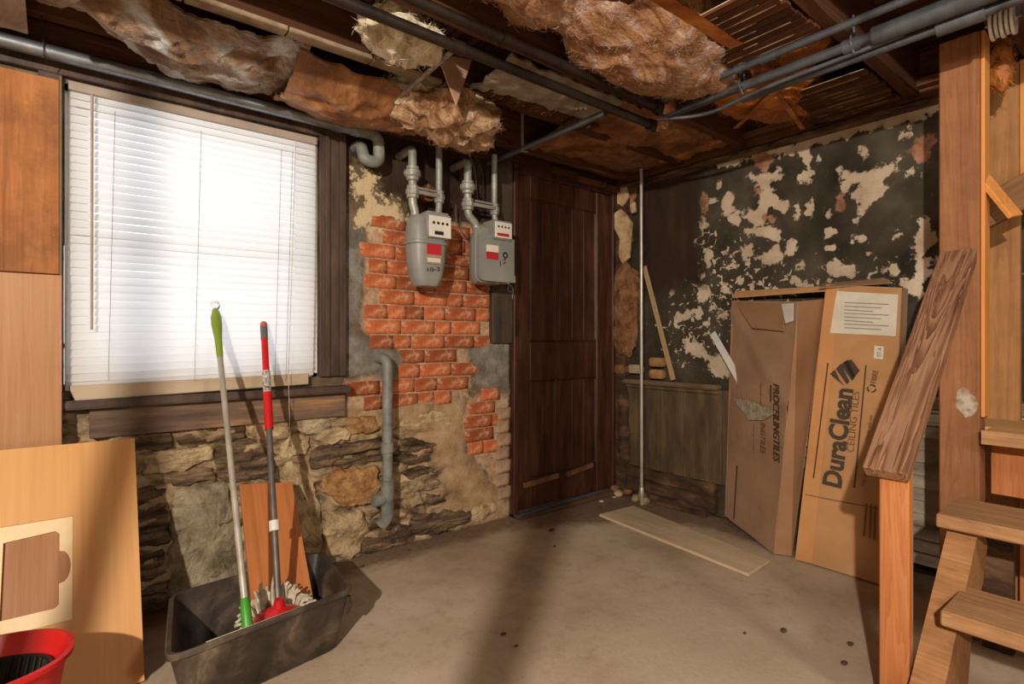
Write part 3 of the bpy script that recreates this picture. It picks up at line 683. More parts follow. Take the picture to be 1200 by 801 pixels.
MB().box((1.85, YW - .035, 1.03), (1.998, YW + .005, 2.10)).build('side_board', noisy('side_board_paint', [(.3, '#2c231c'), (.6, '#4c4034'), (.8, '#6a5b4a')], 7, (3, 3, .6), .7, bump=.4), dr, bevel=.004)
MB().box((2.033, YW - .03, 1.05), (2.036, YW - .012, 1.2)).box((2.005, YW - .049, 1.07), (2.03, YW - .044, 1.17)).build('strike_plate', BLKPIPE, dr)
MB().box((2.0, YW - .1, -.0), (2.9, YW + .1, .022)).build('threshold', noisy('threshold_wood', [(.3, '#3b2a1d'), (.7, '#6b5038')], 9, (.4, 1, 1), .9), dr, bevel=.006)
p0, p1 = onZ(606, 607, .012), onZ(704, 577, .012)
bs = [p0 + (p1 - p0) * (i / 14) + V((0, noise.noise(V((i * .7, 0, 0))) * .006, .006 + noise.noise(V((i * .9, 3, 0))) * .003)) for i in range(15)]
tag(MB().tube(bs, .009, 8).build('draught_strip', BLUEST, smooth=True), 'blue-grey draught strip lying along the foot of the brown door', 'strip')

# ------------------------------------------------------------------ corner rubble, wainscot, lap boards on the right wall
RAILW = noisy('rail_paint', [(.3, '#4f3d2c'), (.6, '#77614a'), (.8, '#94805f')], 9, (1, .4, 1), .8, bump=.4)
WAIN = noisy('wainscot_paint', [(.25, '#2e251b'), (.5, '#54452f'), (.75, '#726045')], 6, (2, 2, .5), .7, bump=.3, vary=(.8, 1.15))
y = 2.40
while y > 1.25:
    MB().box((XW - .028, y - .086, .20), (XW - .008, y, .755)).build('wainscot_board', WAIN, wall_right, bevel=.003); y -= .0875
MB().box((XW - .062, 1.71, .756), (XW, 2.42, .785)).build('chair_rail', RAILW, wall_right, bevel=.008, seg=2)
MB().box((XW - .04, 1.72, .725), (XW, 2.42, .755)).build('rail_moulding', WAIN, wall_right, bevel=.008)
ROT = noisy('rotten_board', [(.3, '#21160f'), (.5, '#4a3424'), (.7, '#7d5f43')], 9, (1, .5, 1.5), .9, bump=.9, bscale=30, bdist=.01)
for z0, z1, dx, y0, y1 in [(.13, .20, .05, 1.74, 2.40), (.03, .12, .035, 1.74, 2.42), (-.0, .05, .075, 1.78, 2.2)]:
    m = MB(); N = 30; pr = []
    for i in range(N + 1):
        yy = y0 + (y1 - y0) * i / N; j = noise.noise(V((yy * 9, z0 * 20, 0))) * .012; h = noise.noise(V((yy * 11, z0 * 30, 4))) * .016
        pr += [V((XW - dx + j, yy, z0)), V((XW, yy, z0)), V((XW, yy, z1 + h)), V((XW - dx + j + .01, yy, z1 + h))]
    f = [(i * 4 + q, i * 4 + (q + 1) % 4, i * 4 + 4 + (q + 1) % 4, i * 4 + 4 + q) for i in range(N) for q in range(4)] + [(0, 1, 2, 3), (N * 4 + 3, N * 4 + 2, N * 4 + 1, N * 4)]
    m.add(pr, f).build('baseboard', ROT, wall_right)
LAP = noisy('lap_paint', [(.25, '#5c5243'), (.45, '#9a907c'), (.7, '#c2b9a3')], 8, (1, .3, 2), .75, bump=.5, vary=(.75, 1.1))
z = .05
while z < .74:
    dz = .052
    MB().slab([V((XW - .030, 1.24, z)), V((XW - .030, -2.4, z)), V((XW - .014, -2.4, z + dz)), V((XW - .014, 1.24, z + dz))][::-1], .012).build('lap_board', LAP, wall_right); z += .0565
MB().box((XW - .05, -2.4, .742), (XW, 1.24, .80)).build('chair_rail', RAILW, wall_right, bevel=.006)
# corner post with torn plaster
MB().box((2.905, 2.40, 0), (XW + .01, YW, 2.1)).build('corner_post', ROT, wall_right, bevel=.004)
# rough mortar column
CORN = stone_mat('crumbled_mortar', '#4a3020', '#8a5f3f', '#a98562')
def lump(name, mat, c, rad, amp, fr, parent=None, sub=4, seed=0, flat=0, soft=False):
    bm = bmesh.new(); bmesh.ops.create_icosphere(bm, subdivisions=sub, radius=1)
    c = V(c)
    for v in bm.verts:
        d = v.co.normalized()
        q = V((d.x * rad[0], d.y * rad[1], d.z * rad[2]))
        n1 = noise.fractal(q * fr + V((seed, 0, 0)), 1.25 if soft else .9, 2.1, 5)
        n2 = noise.noise_vector(q * fr * 2.3 + V((0, seed, 0)))
        q = q * (1 + amp * n1) + n2 * amp * min(rad) * .8
        v.co = q
    m = MB(); bm.verts.index_update(); m.add([c + v.co for v in bm.verts], [tuple(v.index for v in f.verts) for f in bm.faces]); bm.free()
    return m.build(name, mat, parent, smooth=True)
pc = onX(733, 362, 2.90)
lump('mortar_lump', CORN, (2.915, 2.40, 1.24), (.055, .12, .31), .25, 9, wall_right, 4, 3)
for pxx, py, mt in [(745, 432, GREYST), (770, 424, ORST), (770, 438, ORST), (726, 432, CORN)]:
    p = onX(pxx, py, 2.91)
    MB().box((2.885, p.y - .05, p.z - .028), (2.945, p.y + .05, p.z + .028)).build('loose_brick', mt, wall_right, bevel=.008, seg=2)
p = onX(728, 520, 2.92)
lump('rotted_wood', ROT, (2.92, 2.42, .46), (.03, .05, .30), .3, 9, wall_right, 4, 8)
for k in range(9):
    lump('rubble', [CORN, ROT, TANST][k % 3], (2.86 + .03 * math.sin(k * 2.1), 2.44 - .035 * k + .02 * math.sin(k), .018 + .02 * (k % 3 == 0)), (.035, .03, .024), .25, 20, wall_right, 3, 18 + k)
TORN = noisy('torn_plaster', [(.3, '#8a6a4c'), (.5, '#c0a37d'), (.7, '#d6c09c')], 14, rough=.95, bump=.6)
for pts in ([(722, 250), (729, 245), (736, 252), (742, 262), (740, 285), (739, 302), (731, 309), (727, 300), (728, 280), (722, 268)], [(738, 240), (743, 236), (744, 248), (740, 250)], [(723, 222), (733, 218), (736, 230), (729, 242), (723, 238)]):
    MB().slab([onX(x, y, 2.898) for x, y in pts][::-1], .02).build('torn_plaster', TORN, wall_right, bevel=.002)
# vertical grey pole in the corner
pt, pb = onX(754, 200, 2.80), onX(751.5, 585, 2.80)
pole_y = onX(752, 400, 2.80).y
pl = thing('support_pole', 'thin grey metal pole standing upright on the floor in the far corner', 'pole', (2.80, pole_y, 0))
MB().tube([(2.80, pole_y, .06), (2.80, pole_y + .004, 2.14)], .0105, 12).build('tube', METALSTEEL, pl, smooth=True)
MB().lathe((2.80, pole_y, 0), (0, 0, 1), [(.011, 0), (.011, .05), (.016, .052), (.016, .11), (.012, .115)], 14).build('foot', METALSTEEL, pl, smooth=True)
# diagonal slat resting on the ledge
a, b = onX(789, 445, 2.915), onX(755, 312, 2.93)
M_ = frame(a, b - a, (-1, 0, 0)); L = (b - a).length
tag(MB().box((0, -.016, -.006), (L, .016, .006)).build('bare_batten', wood('slat_wood', '#7a6246', '#a88c68', '#c0a680', 'x', 1, rings=.2, knots=False), M=M_, bevel=.002), 'rough bare wooden slat leaning diagonally on the ledge beside the corner pole', 'slat')
a, b = onX(862, 437, 2.87), onX(835, 390, 2.93)
M_ = frame(a, b - a, (-1, 0, 0)); L = (b - a).length
tag(MB().box((-.15, -.02, -.002), (L, .02, .002)).build('white_strip', WHITE, M=M_), 'flat white strip sticking out behind the open cardboard box', 'strip')
# loose paper scrap of torn plaster above the ledge
p = onX(832, 425, 2.93)
stoneish = MB()

# ------------------------------------------------------------------ floor plank, debris
def zq(px, py, z): return onZ(px, py, z)
tag(MB().slab([zq(702, 602, .014), zq(877, 672, .014), zq(902, 656, .014), zq(742, 592, .014)], .014).build('floor_plank', wood('dusty_plank', '#b09a7c', '#cdb899', '#dccaae', 'y', 1, rings=.1, knots=False, dirt=.15), bevel=.002),
    'dusty pale plank lying flat on the concrete floor before the cardboard boxes', 'plank')
random.seed(5)
CHIP = noisy('chip', [(.3, '#3d2c1e'), (.7, '#6d5640')], 20, vary=(.6, 1.3))
CHIPW = noisy('chip_pale', [(.3, '#a99b86'), (.7, '#d5c9b4')], 20)
DEB = [(647, 622, .020, 0, 'dark chip on the floor in front of the brown door'), (720, 583, .016, 1, 'pale plaster crumb at the foot of the brown door, right end'), (738, 578, .014, 1, 'pale plaster crumb just left of the grey pole foot'),
       (704, 588, .018, 1, 'flat pale flake on the floor where the door meets the corner'), (780, 586, .014, 1, 'pale crumb against the baseboard right of the grey pole'), (918, 740, .016, 0, 'brown leaf-like chip on open concrete between the cartons and the picture bottom'),
       (996, 755, .014, 0, 'brown chip on the concrete just left of the short post'), (990, 778, .014, 0, 'brown sliver near the short post, nearest the picture bottom'), (873, 742, .008, 0, 'tiny dark speck left of the leaf-like chip'),
       (590, 743, .010, 0, 'dark speck in the middle of the floor, in the column shadow'), (605, 757, .008, 0, 'small dark speck in the column shadow, nearer the viewer'), (650, 640, .009, 0, 'small dark speck in front of the door, nearer the viewer than the larger chip'),
       (424, 664, .012, 0, 'dark crumb beside the right end of the black tub'), (480, 645, .010, 0, 'dark crumb at the foot of the stone wall below the grey pipe')]
for pxx, py, r_, w_, lab in DEB:
    p = onZ(pxx, py, 0)
    tag(lump('debris_chip', CHIPW if w_ else CHIP, (p.x, p.y, r_ * .3), (r_, r_ * .7, r_ * .38), .35, 40, None, 2, pxx), lab, 'debris', 'loose crumbs on the floor')

# ------------------------------------------------------------------ wall boards, plywood at left
MB_ = MB().box((-.95, 2.43, 1.276), (-.052, 2.452, 1.945)); tag(MB_.build('pine_board', wood('orange_pine', '#784726', '#a46a3e', '#bd8456', 'z', .8, rings=.3, dirt=.4), bevel=.002), 'orange pine board fixed upright left of the window, upper of two', 'board')
tag(MB().box((-.95, 2.425, .03), (-.045, 2.45, 1.272)).build('laminate_board', LAM, bevel=.001), 'brown wood-grain laminate board below the orange pine one', 'board')
tag(MB().box((-.0515, 2.43, .70), (-.0455, 2.46, 1.96)).build('pale_edge_strip', OLDP), 'thin pale strip along the right edge of the wall boards', 'strip')
Pb, Pt = V((0, 2.01, 0)), V((0, 2.385, .69))
pn = V((0, -(Pt - Pb).z, (Pt - Pb).y)).normalized()
PM = frame(Pb, (1, 0, 0), pn); PMi = PM.inverted()
def ply(px, py):
    q = PMi @ plane(px, py, Pb, pn); return (q.x, q.y)
top = (Pt - Pb).length
pr_, pl0 = ply(165, 700)[0], -.85
o1 = [ply(-70, 637), ply(-70, 741), ply(85.5, 726), ply(87, 605)]
o1 = [(o1[0][0], o1[3][1]), (o1[0][0], o1[2][1]), (o1[2][0], o1[2][1]), (o1[2][0], o1[3][1])]
pw_ = thing('plywood_panel', 'light plywood sheet with a pale-edged cut-out leaning against the left wall', 'plywood', (-.3, 2.01, 0))
MB().prism([(pl0, 0), (pr_, 0), (pr_, top), (pl0, top + .005)], [o1], Matrix.Identity(4), .012).build('sheet', PLY, pw_, M=Matrix.Translation(pn * .012) @ PM)
i1 = ply(70, 622); i2 = ply(69, 712); bmp1 = ply(70, 646)[1]; bmp2 = ply(70, 684)[1]; bx = ply(83, 665)[0]
xl = ply(3, 660)[0]
inner = [(xl, i1[1] - .01), (xl, i2[1]), (i2[0] - .01, i2[1]), (i2[0], i2[1] + .01)]
cy = (bmp1 + bmp2) / 2; hr = abs(bmp1 - bmp2) / 2
for k in range(9):
    a = -PI / 2 + PI * k / 8; inner.append((i1[0] + (bx - i1[0]) * math.cos(a) ** .8 if abs(math.cos(a)) > 1e-6 else i1[0], cy + hr * math.sin(a)))
inner += [(i1[0], i1[1] - .01), (i1[0] - .01, i1[1])]
MB().box((pl0 + .05, .05, -.008), (o1[2][0] + .03, top - .02, -.0005)).build('backing_panel', wood('backing_wood', '#7a5133', '#996b46', '#ad7f58', 'y', 1.3, rings=.15, knots=False, rough=.45, bump=.03), pw_, M=PM)
g = .0008
oo = [(o1[0][0] + g, o1[0][1] - g), (o1[1][0] + g, o1[1][1] + g), (o1[2][0] - g, o1[2][1] + g), (o1[3][0] - g, o1[3][1] - g)]
MB().prism(oo, [inner], Matrix.Identity(4), .012).build('pale_frame', PALEW, pw_, M=Matrix.Translation(pn * .0105) @ PM)

# ------------------------------------------------------------------ red mop bucket
bk = thing('mop_bucket', 'red oval mop bucket with black ribbed inner basket in front of the plywood', 'bucket', (-.25, 1.73, 0))
def oval(cx, cy, a, b, z, n=40): return [V((cx + a * math.copysign(abs(math.cos(t)) ** .85, math.cos(t)), cy + b * math.copysign(abs(math.sin(t)) ** .85, math.sin(t)), z)) for t in [2 * PI * i / n for i in range(n)]]
def loftrings(rings, close0=False, close1=False):
    m = MB(); n = len(rings[0]); f = []
    for k in range(len(rings) - 1):
        for i in range(n): f.append((k * n + i, k * n + (i + 1) % n, (k + 1) * n + (i + 1) % n, (k + 1) * n + i))
    if close0: f.append(tuple(range(n))[::-1])
    if close1: f.append(tuple(range((len(rings) - 1) * n, len(rings) * n)))
    return m.add(sum(rings, []), f)
BCX, BCY = -.235, 1.735
loftrings([oval(BCX, BCY, .17, .10, .002), oval(BCX, BCY, .185, .115, .12), oval(BCX, BCY, .215, .142, .285), oval(BCX, BCY, .228, .155, .292), oval(BCX, BCY, .228, .155, .302), oval(BCX, BCY, .218, .145, .304), oval(BCX, BCY, .198, .120, .262), oval(BCX, BCY, .19, .118, .255), oval(BCX, BCY, .165, .1, .02), oval(BCX, BCY, .1, .06, .012)], True, True).build('shell', RED, bk, smooth=True)
loftrings([oval(BCX, BCY, .187, .116, .262), oval(BCX, BCY, .180, .110, .264), oval(BCX, BCY, .15, .086, .10), oval(BCX, BCY, .05, .03, .09)], False, True).build('basket', BLACKP, bk, smooth=True)
for k in range(44):
    t = 2 * PI * k / 44
    p = V((BCX + .176 * math.copysign(abs(math.cos(t)) ** .85, math.cos(t)), BCY + .106 * math.copysign(abs(math.sin(t)) ** .85, math.sin(t)), .26)); q = V((BCX + .148 * math.cos(t), BCY + .085 * math.sin(t), .11))
    MB().tube([p, q], .0035, 6).build('rib', BLACKP, bk)

# ------------------------------------------------------------------ mortar tub
RZ = .2
def rp(px, py, z=RZ): return onZ(px, py, z)
FL_, FR_, BR_, BL_ = rp(192, 776), rp(416, 690), rp(378, 646), rp(198, 698)
tb = thing('mortar_tub', 'black plastic mixing tub spattered with mortar on the floor under the window', 'tub', tuple(((FL_ + FR_ + BR_ + BL_) / 4).xy) + (0,))
cen = (FL_ + FR_ + BR_ + BL_) / 4
def rrect(s, z, r=.04, n=5):
    c4 = [cen + (p - cen) * s for p in (FL_, FR_, BR_, BL_)]; out = []
    for i in range(4):
        p, a, b = c4[i], c4[i - 1], c4[(i + 1) % 4]; u = (a - p).normalized() * r; v = (b - p).normalized() * r
        for k in range(n + 1):
            t = k / n; q = (p + u) * (1 - t) ** 2 + p * 2 * t * (1 - t) + (p + v) * t * t; out.append(V((q.x, q.y, z)))
    return out
loftrings([rrect(.80, .003), rrect(.83, .012), rrect(.955, .180), rrect(.96, .190), rrect(.998, .190, .045), rrect(1.0, .203, .045), rrect(.985, .207, .045), rrect(.945, .205), rrect(.935, .195), rrect(.81, .02), rrect(.77, .012)], True, True).build('shell', noisy('tub_plastic', [(.35, '#221d19'), (.52, '#3b332c'), (.64, '#5e5143'), (.74, '#8a7a66')], 7, dist=.5, rough=.5, bump=.3), tb, smooth=True)
loftrings([rrect(.805, .022), rrect(.78, .0165), rrect(.5, .016), rrect(.1, .0165)], True, True).build('dried_mortar', DIRTY, tb, smooth=True)
lump('mortar_splash', DIRTY, rp(402, 706, .15) + V((0, .0, 0)), (.03, .01, .035), .5, 30, tb, 3, 2)

# leaning red-brown board in the tub
a0, a1 = onY(291, 700, 2.08), onY(353, 700, 2.08)
t0, t1 = onY(280, 572, 2.44), onY(341, 564, 2.44)
bbot = V((a0.x + .03, 2.03, .03)); btop = (t0 + t1) / 2
ax_ = (btop - V((a0.x * .5 + a1.x * .5, 2.03, .04)))
ax_ = V((btop.x, 2.43, btop.z)) - V(((a0.x + a1.x) / 2, 1.94, .04)); M_ = frame(V(((a0.x + a1.x) / 2, 1.94, .045)), ax_, (0, -1, .3)); wbd = (t1 - t0).length
tag(MB().box((0, -wbd / 2, -.009), (ax_.length, wbd / 2, .009)).build('cedar_board', wood('cedar', '#9c5a2e', '#bd7642', '#cf8d58', 'x', 1, rings=.1, knots=False), M=M_, bevel=.002), 'orange-brown short board standing in the black tub against the stone wall', 'board')

# green-gripped mop
def pole(root, name, p, q, r, mat, n=14): return MB().tube([p, q], r, n).build(name, mat, root, smooth=True)
gb, gt = V((.400, 1.775, .165)), onY(253, 370, 2.46)
gm = thing('flat_mop', 'flat mop with metal handle, green grip and green socket, leaning on the sill', 'mop', tuple(gb))
d = (gt - gb).normalized(); Lg = (gt - gb).length
pole(gm, 'handle', gb + d * .06, gb + d * (Lg - .15), .0105, METALSTEEL)
MB().lathe(gb, d, [(.013, .0), (.0165, .015), (.015, .075), (.012, .1)], 14).build('socket', GREEN, gm, smooth=True)
MB().lathe(gb + d * (Lg - .20), d, [(.0115, 0), (.0125, .03), (.014, .09), (.0195, .15), (.02, .19), (.012, .225), (.008, .235)], 14).build('grip', LIME, gm, smooth=True)
rc = gb + d * (Lg + .052)
MB().tube(arc(rc, RGT, (0, 0, 1), .017, 0, 2 * PI, 18), .0032, 8, False).build('hanging_ring', GALV, gm, smooth=True)
h0, h1 = onZ(243, 757, .1), onZ(340, 722, .1)
h0 = onZ(243, 755, .192) + V((0, .022, -.03)); h1 = onZ(347, 716, .192) + V((0, .022, -.03))
M_ = frame((h0 + h1) / 2 , h1 - h0, (0, .9, .35)); hl = (h1 - h0).length
MB().box((-hl / 2, -.03, -.006), (hl / 2, .04, .006)).build('head_plate', WHITE, gm, bevel=.003, M=M_)
MB().box((-hl / 2 - .01, -.05, -.014), (hl / 2 + .01, .045, -.006)).build('head_pad', STRING, gm, bevel=.005, M=M_)

# red mop
rb, rt = V((.52, 1.885, .115)), onY(309, 380, 2.465)
rm = thing('string_mop', 'string mop with red cap and red and grey handle, standing in the black tub', 'mop', tuple(rb))
d = (rt - rb).normalized(); Lr = (rt - rb).length
GREYH = noisy('grey_handle', [(.3, '#55504c'), (.7, '#7a746e')], 12, rough=.4, metal=.3, bump=.05)
pole(rm, 'handle', rb + d * .02, rb + d * (Lr - .42), .0115, GREYH)
def at_r(py):                       # distance along the handle for an image row
    lo, hi = 0, Lr
    for _ in range(30):
        mid = (lo + hi) / 2; p = rb + d * mid - CP; y_ = HOR - p.z / p.dot(FWD) * FL
        if y_ > py: lo = mid
        else: hi = mid
    return lo
pole(rm, 'red_sleeve', rb + d * at_r(503), rb + d * at_r(460), .0165, RED)
pole(rm, 'sleeve_label', rb + d * at_r(460), rb + d * at_r(435), .0155, noisy('printed_label', [(.42, '#55504a'), (.5, '#c9c5bd'), (.6, '#77716a')], 45, rough=.5, bump=0))
pole(rm, 'upper_sleeve', rb + d * at_r(435), rb + d * at_r(398), .0135, RED)
pole(rm, 'grip', rb + d * at_r(398), rb + d * at_r(382), .0145, GREYRUB)
MB().lathe(rb + d * at_r(384), d, [(.0145, 0), (.0145, .018), (.010, .028), (.002, .031)], 14).build('end_cap', noisy('faded_red', [(.3, '#a0443c'), (.7, '#bf6a5e')], 9, rough=.5, bump=0), rm, smooth=True)
pole(rm, 'ratchet', rb + d * at_r(622), rb + d * at_r(610), .018, WHITE)
MB().lathe(rb + V((0, 0, -.025)), (0, 0, 1), [(.095, 0), (.093, .02), (.08, .045), (.05, .062), (.02, .075), (.015, .10)], 24).build('cap', RED, rm, smooth=True)
random.seed(3)
for k in range(120):
    a = 2 * PI * k / 120 + random.uniform(-.05, .05); r0 = .07; r1 = random.uniform(.10, .14); zb = rb.z - .02
    up = .10 * max(0, math.sin(a)) ; pts = [rb + V((math.cos(a) * r0, math.sin(a) * r0, -.012)), rb + V((math.cos(a) * (r0 + r1) / 2, math.sin(a) * min(r0 + .02, (r0 + r1) / 2), random.uniform(.0, .02) + up * .6)), V((rb.x + math.cos(a + random.uniform(-.1, .1)) * r1, rb.y + math.sin(a) * .085, max(.03, rb.z - random.uniform(.0, .03)) + up * random.uniform(.8, 1.3)))]
    MB().tube(fillet(pts, .02, 3), .005, 6).build('mop_strand', STRING, rm, smooth=True)

# ------------------------------------------------------------------ grey vent pipe on the wall
vx = onY(453, 500, 2.44).x; VY = 2.43
vp = thing('drain_pipe', 'grey painted pipe with couplings running down the stone and brick wall', 'pipe', (vx, VY, .17))
ztop = onY(453, 420, VY).z; zbot = onY(455, 612, VY).z
MB().tube(fillet([(vx - .01, YW + .02, ztop), (vx, VY, ztop), (vx, VY, zbot + .05)], .04), .0255, 18).build('pipe_run', GREYPIPE, vp, smooth=True)
for py0, py1, r_ in [(530, 518, .031), (585, 562, .033)]:
    z1_, z0_ = onY(454, py1, VY).z, onY(454, py0, VY).z
    MB().lathe((vx, VY, z0_), (0, 0, 1), [(.027, 0), (r_, .003), (r_, z1_ - z0_ - .003), (.027, z1_ - z0_)], 18).build('coupling', GREYPIPE, vp, smooth=True)
zt = onY(454, 580, VY).z
MB().tube([(vx - .075, VY - .0, zt - .015), (vx, VY, zt - .015)], [.03, .028], 16).build('side_outlet', GREYPIPE, vp, smooth=True)
MB().tube(fillet([(vx, VY, zt + .01), (vx, VY, zbot + .03), (vx - .02, VY + .02, zbot - .01)], .03), .031, 16).build('elbow', GREYPIPE, vp, smooth=True)

# ------------------------------------------------------------------ big conduit over the window, U-bend
Yc = 2.42
ca = onY(-60, 40, Yc); cb = onY(432, 158, Yc); zc_ = onY(200, 98, Yc).z
x_e = onY(455, 165, Yc).x
cp_ = thing('gas_main', 'long grey steel pipe running above the window and ending in a U bend', 'pipe', (.4, Yc, zc_))
MB().tube([(-2.6, Yc, zc_ + .015), (.985, Yc, zc_)], .0245, 16).build('pipe_run', GALV, cp_, smooth=True)
MB().tube(fillet([(.98, Yc, zc_), (1.115, Yc - .01, zc_), (1.12, Yc - .01, zc_ - .13), (1.05, Yc, zc_ - .13), (1.045, Yc + .03, zc_ - .05), (1.045, YW, zc_ - .045)], .045, 7), .0275, 16).build('u_bend', GREYPIPE, cp_, smooth=True)
for x in (-.28, .92, 1.0):
    MB().tube([(x - .02, Yc, zc_ + .002), (x + .02, Yc, zc_)], .0295, 16).build('coupling', GALV, cp_, smooth=True)
MB().tube([(-.1, Yc - .03, zc_ + .2), (-.09, Yc - .03, zc_ - .02), (-.085, Yc, zc_ - .035)], .0018, 6).build('hanger_wire', BLKPIPE, cp_)

# ------------------------------------------------------------------ gas meters
def rr2(cx, cy, hx, hy, r, z, n=5):
    out = []
    for sx, sy, a0_ in ((1, 1, 0), (-1, 1, PI / 2), (-1, -1, PI), (1, -1, 1.5 * PI)):
        for k in range(n + 1):
            a = a0_ + PI / 2 * k / n; out.append(V((cx + sx * (hx - r) + r * math.cos(a), cy + sy * (hy - r) + r * math.sin(a), z)))
    return out
def txt(s, p0_, p1_, h, n, mat, parent, name='lettering', bold=0.0, ext=.0006, lift=.0012, shear=0):
    cu = bpy.data.curves.new('t', 'FONT'); cu.body = s; cu.extrude = 0; cu.offset = bold; cu.shear = shear; cu.resolution_u = 3
    to = bpy.data.objects.new('t', cu); C.objects.link(to); bpy.context.view_layer.update()
    me = bpy.data.meshes.new_from_object(to.evaluated_get(bpy.context.evaluated_depsgraph_get()))
    bpy.data.objects.remove(to); bpy.data.curves.remove(cu)
    n = V(n).normalized(); p0_ = V(p0_); p1_ = V(p1_); M = frame(p0_ + n * lift, p1_ - p0_, n)
    xs = [v.co.x for v in me.vertices]; ys = [v.co.y for v in me.vertices]
    sx = (p1_ - p0_).length / (max(xs) - min(xs)); sy = h / (max(ys) - min(min(ys), 0) if max(ys) > 0 else 1)
    x0 = min(xs)
    m = MB(); m.add([V(((v.co.x - x0) * sx, v.co.y * sy, 0)) for v in me.vertices], [tuple(p.vertices) for p in me.polygons])
    bpy.data.meshes.remove(me)
    return m.build(name, mat, parent, M=M)
FRN = (0, -1, 0)
# meter 1
x0, x1 = 1.245, 1.452; cx = (x0 + x1) / 2
m1 = thing('gas_meter', 'left grey gas meter with rounded tapering body above the bare bricks', 'gas meter', (cx, 2.36, 1.32), 'gas meters on the wall')
MY = 2.37
prof = [(1.315, .055, .045), (1.322, .062, .052), (1.36, .078, .062), (1.44, .092, .068), (1.515, .096, .070), (1.519, .104, .078), (1.531, .104, .078), (1.535, .096, .070), (1.60, .095, .068), (1.64, .088, .06), (1.66, .075, .048), (1.664, .05, .03)]
loftrings([rr2(cx, MY, hx, hy, min(hx, hy) * .7, z_) for z_, hx, hy in prof], True, True).build('body', GREYPNT, m1, smooth=True)
FY = MY - .078
p = onY(501, 277, FY); q = onY(527, 256, FY)
DIAL = noisy('dial_white', [(.3, '#cfcdc4'), (.7, '#e6e4dc')], 9, rough=.3, bump=0)
ih = MB().box((p.x - .01, FY - .012, p.z - .004), (q.x + .004, MY, q.z + .022)).build('index_housing', GREYPNT, m1, bevel=.012, seg=3, smooth=True)
MB().box((p.x, FY - .0165, p.z), (q.x - .001, FY - .012, q.z)).build('dial_plate', DIAL, ih, bevel=.002)
for k in range(4):
    c = V((p.x + (q.x - p.x) * (.2 + .2 * k), FY - .0165, p.z + (q.z - p.z) * .66))
    MB().lathe(c, (0, -1, 0), [(.0075, 0), (.0075, .0012), (.006, .0014)], 12).build('dial', BLACKINK, ih)
MB().box((p.x + .03, FY - .0175, p.z + .012), (q.x - .045, FY - .0165, p.z + .03)).build('counter', BLACKINK, ih)
a = onY(500, 308, FY); b = onY(518, 286, FY)
MB().box((a.x, FY + .004, a.z), (b.x, FY + .012, b.z)).build('badge', noisy('badge_tan', [(.3, '#8a7c64'), (.7, '#a89a80')], 30, rough=.5, bump=0), m1)
MB().box((a.x + .003, FY + .002, a.z + .045), (b.x - .003, FY + .005, b.z - .004)).build('red_sticker', REDINK, m1)
MB().box((a.x + .008, FY + .002, a.z + .008), (b.x - .008, FY + .005, a.z + .028)).build('red_sticker', LABELW, m1)
txt('10-2', onY(500, 318, FY + .012), onY(515, 317, FY + .012), .018, FRN, BLACKINK, m1, lift=.008)
# pipes helper
def fit(root, c, prof_, mat=GREYPIPE, name='fitting', ax=(0, 0, 1), n=14): return MB().lathe(c, ax, prof_, n).build(name, mat, root, smooth=True)
GP2 = noisy('silver_paint', [(.3, '#83857f'), (.6, '#a3a49c'), (.8, '#b5b5ab')], 16, rough=.4, metal=.25, bump=.3)
def riser(root, X, Y, zb, zt, r=.016, valve=True, xin=None, bend=None, top=True):
    pts = [(xin if xin else X, Y, zb - .03), (xin if xin else X, Y, zb + .02), (X, Y, zb + .065), (X, Y, zt)]
    if top: pts += [(X, YW + .01, zt)]
    MB().tube(fillet(pts, .025), r, 14).build('pipe_run', GP2, root, smooth=True)
    fit(root, (X, Y, zb + .085), [(r, 0), (r * 1.45, .003), (r * 1.45, .018), (r * 1.7, .02), (r * 1.7, .042), (r * 1.4, .045), (r * 1.4, .062), (r, .065)], GP2, 'union_nut', n=8)
    if valve:
        fit(root, (X, Y, zb + .17), [(r, 0), (r * 1.5, .004), (r * 1.5, .018), (r * 1.9, .025), (r * 1.9, .05), (r * 1.5, .056), (r * 1.5, .07), (r, .074)], GP2, 'valve_body', n=12)
        MB().tube([(X - .042, Y, zb + .207), (X + .042, Y, zb + .207)], [.014, .014], 8).box((X - .008, Y - .045, zb + .2), (X + .008, Y, zb + .215)).build('valve_plug', GP2, root, bevel=.002)
m1z = 1.655
riser(m1, 1.275, 2.37, m1z, 1.985, .021, True, xin=1.29)
riser(m1, 1.425, 2.37, m1z, 2.06, .017, False, xin=1.418, top=False)
MB().box((1.275, 2.345, m1z + .108), (1.42, 2.35, m1z + .125)).build('cross_bar', GP2, m1)
MB().tube([(1.30, 2.36, m1z + .14), (1.41, 2.36, m1z + .14)], .006, 8).build('cross_rod', GP2, m1)
# meter 2
x0, x1 = 1.63, 1.855; cx2 = (x0 + x1) / 2
m2 = thing('gas_meter', 'right grey gas meter with flat boxy front beside the dark door board', 'gas meter', (cx2, 2.36, 1.35), 'gas meters on the wall')
prof = [(1.352, .075, .05), (1.358, .088, .062), (1.38, .104, .068), (1.42, .112, .07), (1.56, .112, .07), (1.60, .110, .066), (1.635, .09, .055), (1.65, .06, .04)]
loftrings([rr2(cx2 - .005, MY + .012, hx * .93, hy * .9, min(hx, hy) * .85, z_) for z_, hx, hy in prof], True, True).build('body', GREYPNT, m2, smooth=True)
